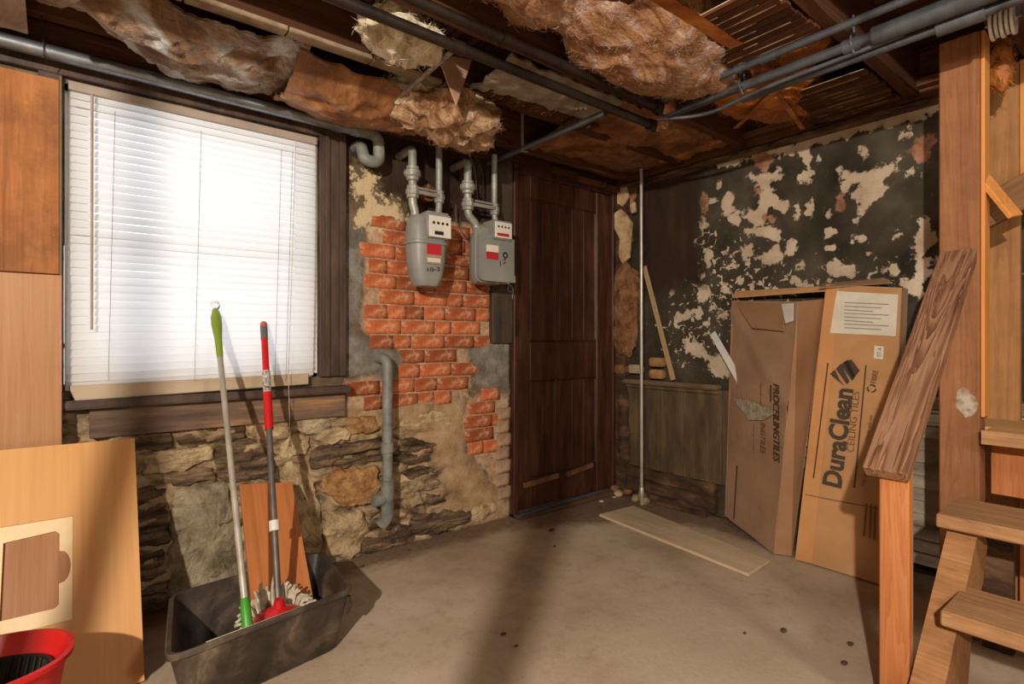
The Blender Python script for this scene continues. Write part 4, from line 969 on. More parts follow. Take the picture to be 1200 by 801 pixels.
# front cover: rounded plate
FY2 = MY - .085
fa, fb = onY(562, 328, FY2), onY(603, 281, FY2)
def rpoly(xa, za, xb, zb_, r, n=6):
    out = []
    for cx_, cz_, a0_ in ((xb - r, zb_ - r * .4, 0), (xa + r, zb_ - r * .4, PI / 2), (xa + r, za + r, PI), (xb - r, za + r, 1.5 * PI)):
        for k in range(n + 1):
            a = a0_ + PI / 2 * k / n; out.append((cx_ + r * math.cos(a), cz_ + (r if a0_ >= PI - .01 else r * .4) * math.sin(a)))
    return out
RP = Matrix(((1, 0, 0, 0), (0, 0, -1, FY2), (0, 1, 0, 0), (0, 0, 0, 1)))
MB().prism(rpoly(fa.x, fa.z, fb.x, fb.z + .008, .035), [], RP, .05).build('front_cover', GREYPNT, m2, bevel=.007, seg=3, smooth=True)
MB().prism(rpoly(fa.x - .006, fa.z - .006, fb.x + .006, fb.z + .05, .038), [], Matrix.Translation((0, .03, 0)) @ RP, .016).build('rim_flange', GREYPNT, m2, bevel=.004, smooth=True)
for k in range(6):
    x = fa.x + .02 + (fb.x - fa.x - .04) * k / 5
    MB().lathe((x, FY2 + .03, fa.z - .002 if k % 2 else fb.z + .045), (0, -1, 0), [(.006, 0), (.006, .006), (.004, .008)], 6).build('bolt', GP2, m2)
p = onY(577.5, 278, FY2); q = onY(597, 263, FY2)
ih2 = MB().box((p.x - .008, FY2 - .018, p.z - .008), (q.x + .006, MY, q.z + .01)).build('index_housing', GREYPNT, m2, bevel=.006, seg=2)
MB().box((p.x, FY2 - .022, p.z), (q.x, FY2 - .018, q.z)).build('dial_plate', DIAL, ih2, bevel=.001)
for k in range(4):
    c = V((p.x + (q.x - p.x) * (.2 + .2 * k), FY2 - .022, p.z + (q.z - p.z) * .7)); MB().lathe(c, (0, -1, 0), [(.006, 0), (.006, .001), (.005, .0012)], 12).build('dial', BLACKINK, ih2)
MB().box((p.x + .012, FY2 - .023, p.z + .008), (q.x - .02, FY2 - .022, p.z + .024)).build('red_counter', REDINK, ih2)
a = onY(570, 303, FY2); b = onY(584, 288, FY2)
MB().box((a.x, FY2 - .002, a.z), (b.x, FY2 + .001, (a.z + b.z) / 2)).build('red_sticker', REDINK, m2)
MB().box((a.x, FY2 - .002, (a.z + b.z) / 2 + .002), (b.x, FY2 + .001, b.z)).build('pale_sticker', LABELW, m2)
a = onY(592, 299, FY2)
MB().tube(arc(a + V((0, -.001, 0)), (1, 0, 0), (0, 0, 1), .013, 0, 2 * PI, 20), .0042, 6, False).build('ring_mark', BLACKINK, m2, smooth=True)
txt('12', onY(586, 312, FY2), onY(594, 307, FY2), .024, FRN, BLACKINK, m2, shear=.3)
riser(m2, 1.60, 2.37, m1z - .01, 1.99, .021, True, xin=1.655)
riser(m2, 1.775, 2.37, m1z - .01, 2.06, .016, False, xin=1.81, top=False)
MB().box((1.60, 2.345, m1z + .10), (1.775, 2.35, m1z + .117)).build('cross_bar', GP2, m2)
MB().tube([(1.64, 2.36, m1z + .132), (1.76, 2.36, m1z + .132)], .006, 8).build('cross_rod', GP2, m2)
wz = 1.355
MB().box((1.85, 2.40, wz + .02), (1.95, 2.41, wz + .06)).build('wall_bracket', WHITE, m2, bevel=.002)
MB().tube(arc((1.855, 2.33, wz - .025), (1, 0, 0), (0, 0, 1), .018, 0, 2 * PI, 14) + [V((1.87, 2.33, wz - .08))], .002, 6).build('seal_wire', GALV, m2)
# round wooden plug and cables behind the meters
MB().lathe(onY(499, 227, 2.50), (0, -1, 0), [(.045, 0), (.045, .03), (.04, .035)], 20).build('pipe_stub', CORN, wall_window, smooth=True)
for k, (a, b, c) in enumerate([((545, 170), (556, 195), (560, 240)), ((550, 168), (566, 200), (566, 250)), ((534, 240), (534, 262), (548, 280))]):
    tag(MB().tube(fillet([onY(*a, 2.46), onY(*b, 2.45), onY(*c, 2.46)], .05, 8), .003, 6).build('cable', [GREYRUB, BLKPIPE, GREYRUB][k], smooth=True),
        ['thin grey cable looping down between the two gas meters', 'thin black cable hanging behind the right gas meter', 'short grey cable between the left and right meter bodies'][k], 'cable')

# ------------------------------------------------------------------ ceiling pipes
Zp = 2.045
pA = onZ(765, 147, Zp); pB = onZ(773, 126, Zp + .03)
def cpipe(name, label, pts, r, mat, z=None, extra=()):
    root = thing(name, label, 'pipe', tuple(V(pts[0])))
    MB().tube(pts, r, 14).build('pipe_run', mat, root, smooth=True)
    for e in extra: MB().tube(e[0], e[1], 12).build(e[2] if len(e) > 2 else 'coupling', mat, root, smooth=True)
    return root
cpipe('iron_pipe', 'dark iron pipe under the joists, nearer the window, parallel to its twin', [(-2.5, pA.y, Zp), (pA.x, pA.y, Zp)], .0185, BLKPIPE, extra=[([(.98, pA.y, Zp), (1.03, pA.y, Zp)], .024), ([(pA.x - .03, pA.y, Zp), (pA.x + .03, pA.y, Zp)], .026)])
cpipe('iron_pipe', 'dark iron pipe under the joists, farther from the window, ending at an elbow', [(-2.5, pB.y, Zp + .03), (pB.x, pB.y, Zp + .03)], .0175, BLKPIPE, extra=[([(pB.x - .035, pB.y, Zp + .03), (pB.x + .02, pB.y, Zp + .03)], .026), ([(1.12, pB.y, Zp + .03), (1.17, pB.y, Zp + .03)], .023)])
q0 = onZ(1000, 45, Zp + .03); X1 = 2.10
COND = noisy('conduit_grey', [(.3, '#3c3e42'), (.7, '#6a7078')], 9, rough=.4, metal=.5, bump=.1)
RUST = noisy('rusty_joint', [(.3, '#4f2c18'), (.5, '#96603c'), (.7, '#c9a184')], 25, rough=.8, bump=.5)
for k, (xa, ya, za, r_, lab) in enumerate([(2.00, 1.46, 2.10, .0135, 'thin dark conduit running from the iron pipes to the post, highest of three'), (2.085, 1.48, 2.068, .018, 'grey conduit with a thick sleeve, middle of the three near the post'), (2.14, 1.15, 2.042, .0155, 'grey conduit over the cardboard boxes, lowest of the three')]):
    ex = [([(xa, 1.0 - .25 * k, za), (xa, .95 - .25 * k, za)], r_ * 1.35)]
    if k == 1: ex.append(([(xa, .66, za + .001), (xa, -.9, za + .004)], .031, 'sleeve'))
    if k == 2: ex.append(([(xa, .50, za + .001), (xa, .38, za + .001)], .026, 'sleeve'))
    cpipe('conduit', lab, [(xa, ya, za), (xa, -2.2, za + .005)], r_, COND, extra=ex)
for p_, q_, lab in ((pA, Zp, 'lower'), (pB, Zp + .03, 'upper')):
    MB().tube(fillet([(p_.x - .02, p_.y, q_), (p_.x + .025, p_.y, q_), (p_.x + .025, p_.y - .05, q_)], .03), .0255, 12).build('elbow_joint', RUST, bpy.data.objects['iron_pipe' if lab == 'lower' else 'iron_pipe.001'], smooth=True)
for yy, s in ((1.02, 1), (.62, 1)):
    p = V((2.085, yy + .1, 2.068))
    tag(MB().tube([p + V((0, 0, .1)), p + V((-.028, 0, .0)), p + V((0, 0, -.028)), p + V((.028, 0, 0)), p + V((.02, .01, .1))], .004, 6).build('pipe_hanger', GALV, smooth=True), 'small steel hanger strap on the grey conduits ' + ('near the pink insulation' if yy > 1 else 'nearer the wooden post'), 'hanger')
# sagging cable under the conduits
a, b, c, d_ = onZ(770, 140, 2.04), onZ(830, 135, 2.02), onZ(890, 105, 2.03), onZ(1060, 40, 2.05)
tag(MB().tube(fillet([a, b, c, d_], .4, 12), .008, 8).build('sagging_cable', COND, smooth=True), 'flat grey cable sagging beneath the conduits over the cardboard boxes', 'cable')
# short galvanised pipe with strap hanger
a = onZ(585, 192, 2.06); b = onZ(712, 139, 2.06)
hp = cpipe('galvanised_pipe', 'short grey pipe hung from a perforated strap near the door top', [(1.83, 2.50, 2.06), (1.83, 1.62, 2.06)], .016, GALV)
s0 = onY(612, 128, 2.28); 
MB().box((1.815, 2.17, 2.04), (1.818, 2.19, 2.32)).box((1.815, 2.17, 2.038), (1.85, 2.19, 2.041)).build('strap', GP2, hp)
# stray lath stick above the window
a, b = onY(130, 38, 2.40), onY(247, 104, 2.385)
a = V((.12, 2.2, 2.20)); a = onZ(128, 36, 2.13); b = onZ(246, 104, 2.06)
M_ = frame(a, b - a, (0, 0, -1)); L = (b - a).length
tag(MB().box((0, -.014, -.005), (L, .014, .005)).build('loose_stick', bpy.data.materials['slat_wood'], M=M_, bevel=.001), 'pale broken lath stick resting above the long pipe over the window', 'stick')

# ------------------------------------------------------------------ insulation
def sheet(name, label, mat, X0, X1, Y0, Y1, zc, sag, wr, group, seed, nx=70, ny=30, edge=0.0, cat='insulation', tilt=0.0, y1f=None, fr=1.0):
    vs2 = []; fs = []
    for i in range(nx + 1):
        for j in range(ny + 1):
            u, v = i / nx, j / ny; x = X0 + (X1 - X0) * u; y = Y0 + ((y1f(x) if y1f else Y1) - Y0) * v
            e = edge * noise.noise(V((u * 7, v * 5, seed)))
            r = abs(noise.fractal(V((x * 6 * fr + y * 3, y * 9 * fr, seed)), 1.1, 2.1, 4))
            sv = math.sin(PI * v) if v < .5 or not y1f else 1.0 - .95 * (v - .5)
            zz = zc - sag * sv * (.6 + .4 * math.sin(PI * u)) - (1 - abs(r)) * wr + noise.noise(V((x * 2.2, y * 3, seed + 4))) * wr * .8 + tilt * u
            vs2.append(V((x + e, y + e * .5, min(zz, 2.3))))
    for i in range(nx):
        for j in range(ny): fs.append((i * (ny + 1) + j, i * (ny + 1) + j + 1, (i + 1) * (ny + 1) + j + 1, (i + 1) * (ny + 1) + j))
    N = len(vs2); vs2 += [v + V((0, 0, .008)) for v in vs2]; fs += [tuple(N + k for k in f[::-1]) for f in fs[:]]
    return tag(MB().add(vs2, fs).build(name, mat, smooth=True), label, cat, group)
IG = 'insulation hanging between the joists'
sheet('insulation_batt', 'crinkled plastic-faced insulation sagging over the window', PKRAFT, -.12, .66, 1.99, 2.395, 2.13, .085, .05, IG, 3, fr=1.1, nx=120, ny=44, y1f=lambda x: min(2.395, 2.12 + max(0, x + .02) * .95))
sheet('insulation_batt', 'brown kraft-faced insulation end sagging above the left gas meter', KRAFT_DARK, .62, 1.20, 1.99, 2.39, 2.12, .09, .05, IG, 13, tilt=-.02, fr=.8, nx=90, y1f=lambda x: 2.39)
sheet('insulation_batt', 'grey-brown paper insulation beyond the twin iron pipes near the door', PAPERG, 1.3, 1.95, 1.62, 1.93, 2.165, .03, .03, IG, 33, edge=.03)
sheet('insulation_batt', 'dark brown kraft insulation near the ceiling corner over the door', KRAFT_DARK, 1.95, 2.88, 1.62, 2.34, 2.19, .02, .04, IG, 43, edge=.02)
def fluff(label, mat, c, rad, amp, fr, seed, sub=5, extra=None, name='insulation_clump'):
    o = tag(lump(name, mat, c, rad, amp, fr, None, sub, seed, soft=True), label, 'insulation', IG)
    m = MB(); vv = o.data.vertices; rs = random.Random(seed); k = int(900 * (rad[0] * rad[1] / .03) ** .5)
    for _ in range(k):
        v = vv[rs.randrange(len(vv))]; p = v.co + o.location; nn = v.normal
        tg = V((rs.uniform(-1, 1), rs.uniform(-1, 1), rs.uniform(-1, 1))); tg = (tg - nn * tg.dot(nn)).normalized()
        L = rs.uniform(.015, .045); a = p - nn * .003; b = p + tg * L * .5 + nn * rs.uniform(.002, .010); c_ = p + tg * L + nn * rs.uniform(-.003, .016)
        m.tube([a, b, c_], [.0011, .0009, .0003], 3, False)
    f = m.build('loose_fibres', mat, o); f['kind'] = 'stuff'
    return o
c = onZ(470, 52, 2.09); fluff('white fluffy insulation clump hanging beside the dark iron pipes', FLUFFW, c + V((-.0, .0, .03)), (.15, .11, .08), .38, 11, 3)
c = onZ(515, 140, 2.03); fluff('torn tan insulation clump hanging right above the gas meters', FLUFFB, c + V((.05, 0, .04)), (.27, .17, .12), .33, 8, 9)
c = onZ(488, 122, 2.06); fluff('grey-white insulation tuft left of the torn tan clump', FLUFFW, c + V((-.02, 0, .04)), (.12, .08, .09), .4, 12, 19, 4)
fluff('large pink and tan insulation bulge below the middle joists', FLUFFP, (1.72, 1.27, 2.18), (.50, .24, .15), .17, 5, 29, 6)
fluff('tan insulation bulge at the top edge left of the large pink one', FLUFFP, (1.12, 1.30, 2.21), (.28, .16, .11), .25, 8, 39)
fluff('orange kraft insulation crumpled above the cardboard boxes', KRAFTO, (2.42, 1.20, 2.21), (.34, .20, .11), .3, 7, 49)
fluff('orange insulation wad wedged by the conduits at the right', KRAFTO, (2.12, .98, 2.25), (.22, .15, .09), .35, 8, 59)
for k, (pa, pb, wd, lab) in enumerate([((745, -20), (865, 55), .05, 'orange kraft strap across the right end of the large pink insulation bulge'), ((862, 150), (930, 85), .028, 'narrow orange kraft strap over the crumpled insulation above the cartons'), ((905, 100), (940, 150), .022, 'short kraft strap crossing the narrow orange one above the cartons')]):
    a, b = onZ(*pa, 2.03 if k == 0 else 2.075), onZ(*pb, 2.05 if k == 0 else 2.08)
    M_ = frame(a, b - a, (0, 0, -1)); L = (b - a).length; m = MB(); N = 16; vv = []
    for q in range(N + 1):
        h = noise.noise(V((q * .4, k * 5, 1))) * .012
        vv += [V((L * q / N, -wd / 2 + h * .5, h)), V((L * q / N, wd / 2 + h * .5, h + .004))]
    n2 = len(vv); vv += [v - V((0, 0, .003)) for v in vv]
    fs = [(2 * q, 2 * q + 2, 2 * q + 3, 2 * q + 1) for q in range(N)]; fs += [tuple(n2 + i for i in f[::-1]) for f in fs]
    tag(m.add(vv, fs).build('kraft_strap', KRAFTO, M=M_, smooth=True), lab, 'insulation', 'kraft straps on the insulation')
# foil piece top left
FOIL = noisy('dull_foil', [(.3, '#5a5652'), (.5, '#97938e'), (.7, '#c0c4c8')], 5, dist=1, rough=.3, metal=.5, bump=.5, bscale=14, bdist=.02)
m = MB(); vv = []; N = 14
for a_ in range(N + 1):
    for b_ in range(N + 1):
        x = -.75 + .62 * a_ / N; y = 2.12 + .27 * b_ / N
        vv.append(V((x, y, 2.12 - .06 * (b_ / N) ** 2 + noise.noise(V((x * 6, y * 9, 2))) * .02)))
fs = [(a_ * (N + 1) + b_, a_ * (N + 1) + b_ + 1, (a_ + 1) * (N + 1) + b_ + 1, (a_ + 1) * (N + 1) + b_) for a_ in range(N) for b_ in range(N)]
n2 = len(vv); vv += [v + V((0, 0, .004)) for v in vv]; fs += [tuple(n2 + i for i in f[::-1]) for f in fs]
tag(m.add(vv, fs).build('foil_sheet', FOIL, smooth=True), 'dull bent foil sheet under the joists above the orange pine board', 'sheet metal')
# cardboard flap hanging by the white clump
q4 = [onZ(512, 60, 2.12), onY(556, 62, 1.95), onY(540, 118, 2.02), onY(530, 124, 2.02)]
f4 = onY(512, 62, 1.80), onY(553, 70, 1.86), onY(535, 123, 1.80)
tag(MB().slab([f4[0], f4[2], f4[1]], .004).build('cardboard_flap', noisy('pale_flap', [(.3, '#a37f66'), (.7, '#bd9c84')], 6, rough=.8), bevel=0), 'pale triangular cardboard flap hanging from the ceiling by the white clump', 'cardboard')
a, b = onZ(470, 112, 2.05), onZ(532, 58, 2.08)
tag(MB().tube([a, b], .010, 10).build('twisted_cable', noisy('braided', [(.3, '#5c5048'), (.7, '#9b8f84')], 40, rough=.6), smooth=True), 'thick grey cloth cable crossing between the white and tan clumps', 'cable')
lump('ceiling_hook', FLUFFB, (1.9, 2.2, 2.3), (.05, .05, .02), .2, 9, ceiling, 2)
# porcelain box on the ledger
p = onX(838, 153, 2.78)
jb = thing('junction_box', 'small white porcelain junction box under the ceiling over the peeling wall', 'junction box', (p.x, p.y, p.z - .02))
MB().box((p.x - .035, p.y - .045, p.z - .012), (p.x + .035, p.y + .045, p.z + .02)).build('body', WHITE, jb, bevel=.004)
MB().lathe((p.x, p.y, p.z - .012), (0, 0, -1), [(.02, 0), (.02, .004), (.012, .006)], 14).build('screw_boss', GREYRUB, jb)

# ------------------------------------------------------------------ cardboard boxes
bl0, br0 = V((2.677, 1.173, .0)), V((2.677, .79, .0))
tl0, tr0 = onX(968, 333, 2.835), onX(1057, 337, 2.835)
fn = (br0 - bl0).cross(tl0 - bl0).normalized()
if fn.x > 0: fn = -fn
dc = thing('shipping_carton', 'tall orange-brown carton with paper label and large printed name, leaning on the wall', 'cardboard box', (2.72, 1.0, 0))
def qp(px, py): return plane(px, py, bl0, fn)
MB().slab([bl0 + V((0, 0, .004)), br0 + V((0, 0, .004)), tr0, tl0], .004).build('front_panel', CARD2, dc)
back = V((.11, 0, 0))
sidel = [bl0 + back * .75 + V((0, .035, .004)), bl0 + V((0, 0, .004)), tl0, tl0 + back * .75 + V((0, .02, 0))]
MB().slab(sidel, .004).build('side_panel', CARD2, dc)
sider = [br0 + V((0, 0, .004)), br0 + back * .75 + V((0, 0, .004)), tr0 + back * .75, tr0]
MB().slab(sider, .004).build('side_panel', CARD, dc)
MB().slab([tl0, tr0, tr0 + back * .75, tl0 + back * .75 + V((0, .02, 0))], .004).build('top_panel', CARD, dc)
MB().slab([bl0 + back * .75 + V((0, .035, .004)), br0 + back * .75 + V((0, 0, .004)), tr0 + back * .75, tl0 + back * .75 + V((0, .02, 0))], .004).build('back_panel', CARD, dc)
# left chamfer strip: folded edge
MB().slab([qp(932, 655) + fn * .003 , qp(952, 660) + fn * .003, qp(985, 336) + fn * .003, qp(969, 334) + fn * .003], .0025).build('folded_edge', noisy('card_edge', [(.3, '#bb8350'), (.7, '#cf9a66')], 3, rough=.8), dc)
lb = [qp(973, 390), qp(1050, 394), qp(1053, 345), qp(981, 341)]
MB().slab([p + fn * .004 for p in lb], .0015).build('paper_label', LABELW, dc)
ll = [qp(984, 388), qp(1048, 391), qp(1050, 353), qp(988, 348)]
for k in range(8):
    y0 = 354 + k * 4.2
    MB().slab([qp(990, y0 + 1) + fn * .0058, qp(1042 - (k % 3) * 9, y0 + 3.2) + fn * .0058, qp(1042 - (k % 3) * 9, y0 + 2.2) + fn * .0058, qp(990, y0) + fn * .0058], .0003).build('label_line', INKG, dc)
MB().slab([p + fn * .004 for p in (qp(1024, 420), qp(1035, 421), qp(1036, 406), qp(1025, 405))], .001).build('small_label', LABELW, dc)
txt('07-4', qp(1033, 418), qp(1034, 408), .018, fn, INK, dc, lift=.005)
txt('DuraClean', qp(985.5, 572), qp(999.7, 456), .085, fn, INK, dc, bold=.035, lift=.005)
txt('CEILING TILES', qp(1001, 530), qp(1008, 459), .03, fn, INKL, dc, bold=-.005, lift=.005)
for (xa, ya, xb, yb) in [(953, 560, 970, 425), (1001, 571, 1014.5, 428)]:
    MB().slab([qp(xa, ya) + fn * .005, qp(xa + 1.6, ya) + fn * .005, qp(xb + 1.6, yb) + fn * .005, qp(xb, yb) + fn * .005], .0003).build('printed_line', INK, dc)
# striped diamond logo, recycling mark, small print
for k, pts in enumerate([[(973, 438), (990, 452), (984, 444), (979, 433)], [(980, 432), (993, 450), (996, 447), (986, 426)], [(986, 427), (999, 446), (1003, 441), (994, 421)]]):
    MB().slab([qp(*p) + fn * .005 for p in pts], .0003).build('logo_stripe', INK, dc)
MB().slab([qp(*p) + fn * .005 for p in [(994, 434), (1000, 444), (1008, 434), (998, 421), (989, 424)]], .0003).build('logo_diamond', INK, dc)
cR = qp(1022, 455); ux = (qp(1030, 455) - cR).normalized(); uz = (qp(1022, 447) - cR).normalized()
for k in range(3):
    a = 2 * PI * k / 3 + .5
    MB().tube(arc(cR + fn * .005, ux, uz, .016, a, a + 1.5, 5), .003, 5).build('recycling_arrow', INK, dc)
txt('FIBRE', qp(1027, 449), qp(1030, 434), .022, fn, INKL, dc, lift=.005)
txt('Handle with care', qp(1018, 515), qp(1023, 486), .012, fn, INKL, dc, lift=.005)
txt('This side up', qp(1013, 570), qp(1018, 545), .016, fn, INKL, dc, lift=.005)
for (xa, ya, xb, yb) in [(1012, 590, 1016, 628), (1019, 591, 1021, 630), (1024, 592, 1026, 632)]:
    MB().slab([qp(xa, yb) + fn * .005, qp(xa + 2, yb) + fn * .005, qp(xb + 1, ya) + fn * .005, qp(xb - 1, ya) + fn * .005], .0003).build('printed_line', INKL, dc)
MB().slab([qp(944, 579.5) + fn * .0045, qp(1040, 598) + fn * .0045, qp(1040, 597.2) + fn * .0045, qp(944, 578.6) + fn * .0045], .0003).build('crease', INKL, dc)

# left, opened box
A0, A1 = V((2.915, 1.70, .004)), V((2.663, 1.282, .004)); T1, T0 = onX(935, 353, 2.80), onX(858, 352, 2.91)
an = (A1 - A0).cross(T0 - A0).normalized()
if an.dot(FWD) > 0: an = -an
ob = thing('open_carton', 'crumpled opened brown carton with printed side text, left of the labelled carton', 'cardboard box', (2.8, 1.45, 0))
def ap(px, py): return plane(px, py, A0, an)
Cn = 14; Rn = 34; vs2 = []; fs = []
A0 = ap(850, 604); A1 = ap(907, 649); T1 = ap(935, 353); T0 = ap(858, 352)
for j in range(Rn + 1):
    for i in range(Cn + 1):
        u, v = i / Cn, j / Rn; p = (A0 * (1 - u) + A1 * u) * (1 - v) + (T0 * (1 - u) + T1 * u) * v
        bend = noise.noise(V((u * 2.2, v * 4, 3))) * .010 + (.012 * max(0, 1 - abs((v - .84 + (u - .3) * .35) / .05)))
        vs2.append(p + an * bend)
for j in range(Rn):
    for i in range(Cn): fs.append((j * (Cn + 1) + i, j * (Cn + 1) + i + 1, (j + 1) * (Cn + 1) + i + 1, (j + 1) * (Cn + 1) + i))
N = len(vs2); vs2 += [p - an * .004 for p in vs2]; fs += [tuple(N + k for k in f[::-1]) for f in fs[:]]
for j in range(Rn):
    for s_ in (0, Cn): a = j * (Cn + 1) + s_; fs.append((a, a + Cn + 1, a + Cn + 1 + N, a + N))
for i in range(Cn):
    for s_ in (0, Rn): a = s_ * (Cn + 1) + i; fs.append((a, a + 1, a + 1 + N, a + N))
MB().add(vs2, fs).build('front_panel', CARD, ob, smooth=True)
B1 = V((2.70, 1.20, .004)); B1t = onX(968, 350, 2.86)
MB().slab([A1, B1, B1t, T1], .004).build('side_panel', CARDIN, ob)
C1 = V((2.90, 1.30, .004)); C1t = onX(985, 352, 2.93)
MB().slab([A0, V((2.925, 1.35, .004)), V((2.93, 1.2, T1.z)), T0][::-1], .004).build('back_panel', CARDIN, ob)
# rim flaps on top
f0, f1, f2, f3 = onX(858, 349, 2.905), onX(972, 337, 2.84), onX(970, 332, 2.93), onX(862, 341, 2.94)
MB().slab([f0, onX(970, 341, 2.83), f1 + V((0, 0, .01)), f3], .004).build('top_flap', CARD2, ob)
MB().slab([onX(960, 337, 2.80), onX(1046, 331, 2.85), onX(1036, 325, 2.90), onX(965, 332, 2.90)], .004).build('top_flap', CARD, ob)
# bent-in torn flap, tape, inner slip
MB().slab([ap(862, 354) + an * .004, ap(886, 384) + an * .022, ap(922, 388) + an * .014, ap(917, 356) + an * .004], .003).build('torn_flap', CARDIN, ob)
MB().slab([ap(918, 356) + an * .01, ap(923, 379) + an * .012, ap(931, 376) + an * .008, ap(931, 355) + an * .006], .002).build('paper_slip', WHITE, ob)
TAPE = noisy('clear_tape', [(.4, '#98907a'), (.6, '#b8b29e')], 30, rough=.25, bump=.8, bscale=60, bdist=.01, spec=.8)
MB().slab([ap(*p) + an * .014 for p in [(861, 466), (880, 492), (898, 492), (914, 482), (880, 469)]], .002).build('clear_tape', TAPE, ob)
txt('PROCEILINGTILES', ap(909.5, 449), ap(910, 540), .05, an, INK, ob, bold=.012, lift=.016, shear=.25)
txt('INGTILES', ap(894.5, 494), ap(894.5, 530), .042, an, INKL, ob, lift=.016, shear=.2)
txt('ceiling panels', ap(886, 496), ap(886, 527), .016, an, INKL, ob, lift=.016)
txt('Partial case', ap(894, 449), ap(894, 475), .018, an, INKL, ob, lift=.016)
for (xa, ya, xb, yb) in [(866, 545, 862, 608), (905.5, 451, 905.5, 470)]:
    MB().slab([ap(xa, ya) + an * .015, ap(xa + 1.4, ya) + an * .015, ap(xb + 1.4, yb) + an * .015, ap(xb, yb) + an * .015][::-1], .0003).build('printed_line', INK, ob)

# ------------------------------------------------------------------ stair parts at right
sf = thing('handrail', 'wide weathered wooden handrail board sloping up from short post to tall post', 'handrail', (1.74, .5, 0))
RA, RB = V((1.692, .5115, .70)), V((2.448, .5115, 1.372))
ang = (RB - RA); Mr = frame(RA, ang, (-.66, 0, .75))
MB().box((0, -.052, -.038), (ang.length, .052, 0)).build('rail_board', FIR_X, sf, M=Mr, bevel=.003)
MB().add([V((1.74, .467, .0)), V((1.778, .467, 0)), V((1.778, .537, 0)), V((1.74, .537, 0)), V((1.74, .467, .690)), V((1.778, .467, .724)), V((1.778, .537, .724)), V((1.74, .537, .690))],
         [(3, 2, 1, 0), (4, 5, 6, 7), (0, 1, 5, 4), (1, 2, 6, 5), (2, 3, 7, 6), (3, 0, 4, 7)]).build('short_post', FIR, sf, bevel=.003)
tp = thing('stair_post', 'tall brown wooden post from floor to ceiling in front of the stairs', 'post', (2.49, .51, 0))
MB().box((2.45, .453, 0), (2.54, .567, 2.13)).build('post_timber', POSTW, tp, bevel=.004)
EDGE = wood('lit_edge_wood', '#b5733a', '#d39150', '#e0a765', 'z', 1, rings=.1, knots=False)  # brighter wood colour stands in for light on post, stud and brace edges
MB().box((2.462, .441, .78), (2.54, .452, 2.13)).build('lit_post_edge', EDGE, tp, bevel=.002)  # added strip painting the lit side face of the post
lump('plaster_smear', noisy('smear', [(.4, '#8a6a50'), (.6, '#b5aca0')], 25, rough=.9, bump=.6), (2.449, .49, .83), (.004, .03, .045), .4, 30, tp, 3, 4)
st2 = thing('stud_board', 'knotty pine stud standing behind the tall post above the landing', 'stud', (2.88, .45, .70))
MB().box((2.845, .405, 0), (2.883, .505, 2.13)).build('stud_timber', wood('stud_pine', '#7d5433', '#a07448', '#b98c5e', 'z', 1, rings=.3, dirt=.2), st2, bevel=.003)
MB().box((2.84, .39, 1.55), (2.883, .404, 2.13)).build('lit_stud_edge', EDGE, st2)  # added strip painting the lit edge of the stud
# brace pieces
a, b = V((2.50, .452, 1.64)), onX(1193, 252, 2.50)
M_ = frame(a, b - a, (-.3, -.5, .6)); L = (b - a).length
tag(MB().box((0, -.03, -.016), (L, .03, 0)).build('diagonal_brace', EDGE, M=M_, bevel=.002), 'short bright diagonal brace nailed to the right side of the tall post', 'brace')
s0, s1 = onX(1158, 266, 2.6), onX(1158, 266, 2.6) + (onX(1260, 214, 2.6) - onX(1158, 266, 2.6)) * 2.6
M_ = frame(s0, s1 - s0, (-1, 0, 0)); L = (s1 - s0).length
tag(MB().box((-.02, 0, -.038), (L, .115, 0)).build('upper_stringer', wood('old_brown_board', '#4a3122', '#77553a', '#97704f', 'x', 1, rings=.4), M=M_, bevel=.002), 'dark brown board crossing behind the short bright diagonal brace', 'board')
# treads
sr = thing('staircase', 'short open wooden staircase with thick worn treads and a landing at right', 'staircase', (2.0, .1, 0))
TRD = wood('tread_wood', '#7c5638', '#a98059', '#bf9c77', 'y', 1, rings=.45, dirt=.2, knots=False)
def tread(x0, x1, yl, zt_, th=.040): MB().box((x0, -.65, zt_ - th), (x1, yl, zt_)).build('tread', TRD, sr, bevel=.004)
tread(1.47, 1.74, .40, .165); tread(1.738, 1.965, .40, .352); tread(2.006, 2.27, .472, .53)
def stringer(ya, yb):
    line = lambda x: .151 + .9 * (x - 1.695)
    P = [(1.55, 0), (1.527 + .0, .0), (2.072, line(2.072)), (2.072, .488), (2.11, .488), (2.17, .40), (2.12, .33), (2.14, .25), (1.96, .14), (1.93, .05), (1.80, .0)]
    P = [(1.53, .002), (2.07, line(2.07)), (2.07, .489), (2.12, .489), (2.19, .42), (2.13, .32), (1.99, .20), (1.95, .08), (1.78, .002)]
    MB().prism(P, [], Matrix(((1, 0, 0, 0), (0, 0, -1, ya), (0, 1, 0, 0), (0, 0, 0, 1))), yb - ya).build('stringer', PINE_Y, sr, bevel=.003)
stringer(.385, .455); stringer(-.60, -.55)
MB().prism([(2.41, -.65), (2.41, .44), (2.545, .44), (2.545, .55), (2.842, .55), (2.842, -.65)], [], Matrix.Translation((0, 0, .738)), .040).build('landing', noisy('landing_wood', [(.3, '#c09058'), (.6, '#d7ae78'), (.8, '#e0bd8c')], 4, (1, .3, 1), .6, bump=.1), sr, bevel=.002)
MB().box((2.405, -.65, .695), (2.412, .44, .742)).build('landing_nosing', TRD, sr)
MB().box((2.55, -.65, .50), (2.588, .44, .698)).build('landing_header', FIR, sr, bevel=.002)
MB().box((2.80, .30, 0), (2.838, .40, .698)).build('landing_leg', FIR, sr, bevel=.002)
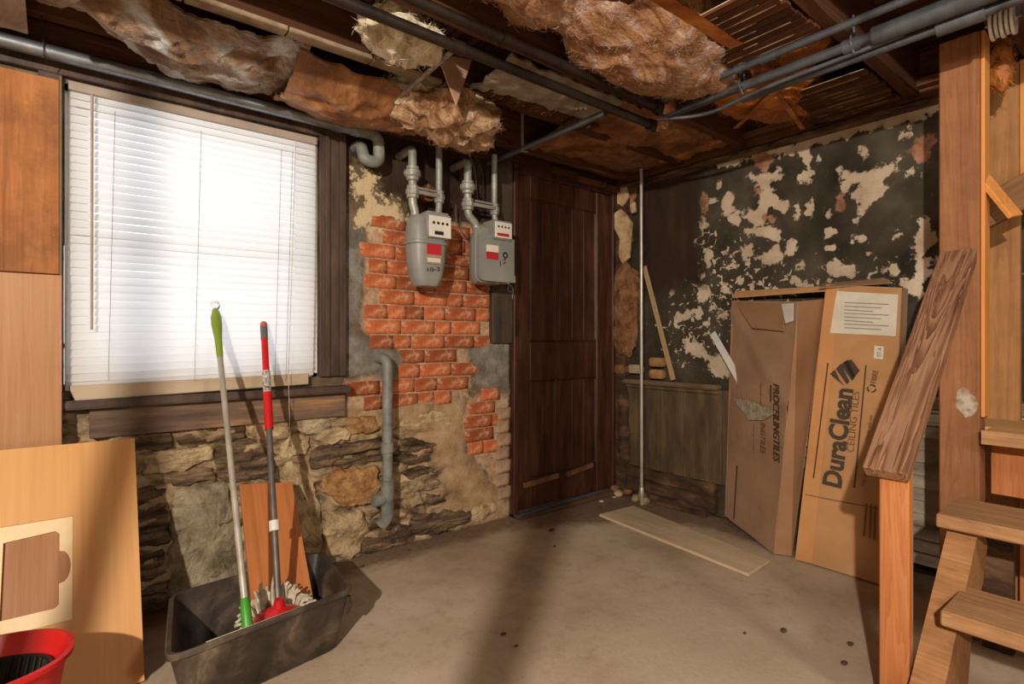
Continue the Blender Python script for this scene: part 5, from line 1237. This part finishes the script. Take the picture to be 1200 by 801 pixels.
MB().box((2.42, .36, 0), (2.449, .44, .49)).build('support_block', ROT, sr, bevel=.002)
# white roll and torn batt at the top right
p = onX(1135, 12, 2.42)
wr_ = thing('tape_roll', 'white flanged roll stuck up under the ceiling beside the tall post', 'roll', (p.x, p.y, p.z - .06))
p = V((2.35, .37, 2.085))
for k in range(5):
    MB().tube([p + V((.0, .035 - k * .013, 0)), p + V((0, .027 - k * .013, 0))], .050 - (.006 if k % 2 else 0), 24).build('disc', WHITE if k != 4 else DIAL, wr_, smooth=True)
lump('roll_core', WHITE, p, (.02, .03, .02), .05, 9, wr_, 2)
MB().box((p.x - .008, p.y - .04, p.z), (p.x + .008, p.y + .05, 2.132)).build('hanger_strap', GALV, wr_)
c = onX(1143, 55, 2.6); fluff('brown torn insulation scrap below the white roll by the tall post', KRAFTO, (2.62, .43, 2.05), (.04, .04, .10), .3, 14, 69, 4)

# ------------------------------------------------------------------ steel columns behind the camera, bulb fixture
def column(x, y, r, label):
    t = thing('steel_column', label, 'column', (x, y, 0))
    MB().tube([(x, y, .012), (x, y, 2.12)], r, 20).build('shaft', CASW, t, smooth=True)
    MB().box((x - .08, y - .08, .001), (x + .08, y + .08, .012)).build('base_plate', CASW, t); MB().box((x - .08, y - .08, 2.12), (x + .08, y + .08, 2.134)).build('cap_plate', CASW, t)
def lat_d(lat, d): p = RGT * lat + FWD * d; return p.x, p.y
x_, y_ = lat_d(-.434, -.35); column(x_, y_, .034, 'brown steel column behind the viewpoint, nearer the middle of the room')
x_, y_ = -.83, .45; column(x_, y_, .024, 'brown steel column behind the viewpoint, nearer the left side')
for o_, l_ in (((-1.44, -.77), 'bare bulb holder on a joist behind the viewpoint at left'), ((.55, -.85), 'added bulb holder on a joist behind the viewpoint at right, paired with the fill lamp')):  # right-hand holder is an unseen addition to go with the fill lamp
    t = thing('lamp_holder', l_, 'lamp', (o_[0], o_[1], 2.1))
    MB().lathe((o_[0], o_[1], 2.133), (0, 0, -1), [(.055, 0), (.05, .02), (.03, .035), (.022, .05)], 20).build('holder', WHITE, t, smooth=True)
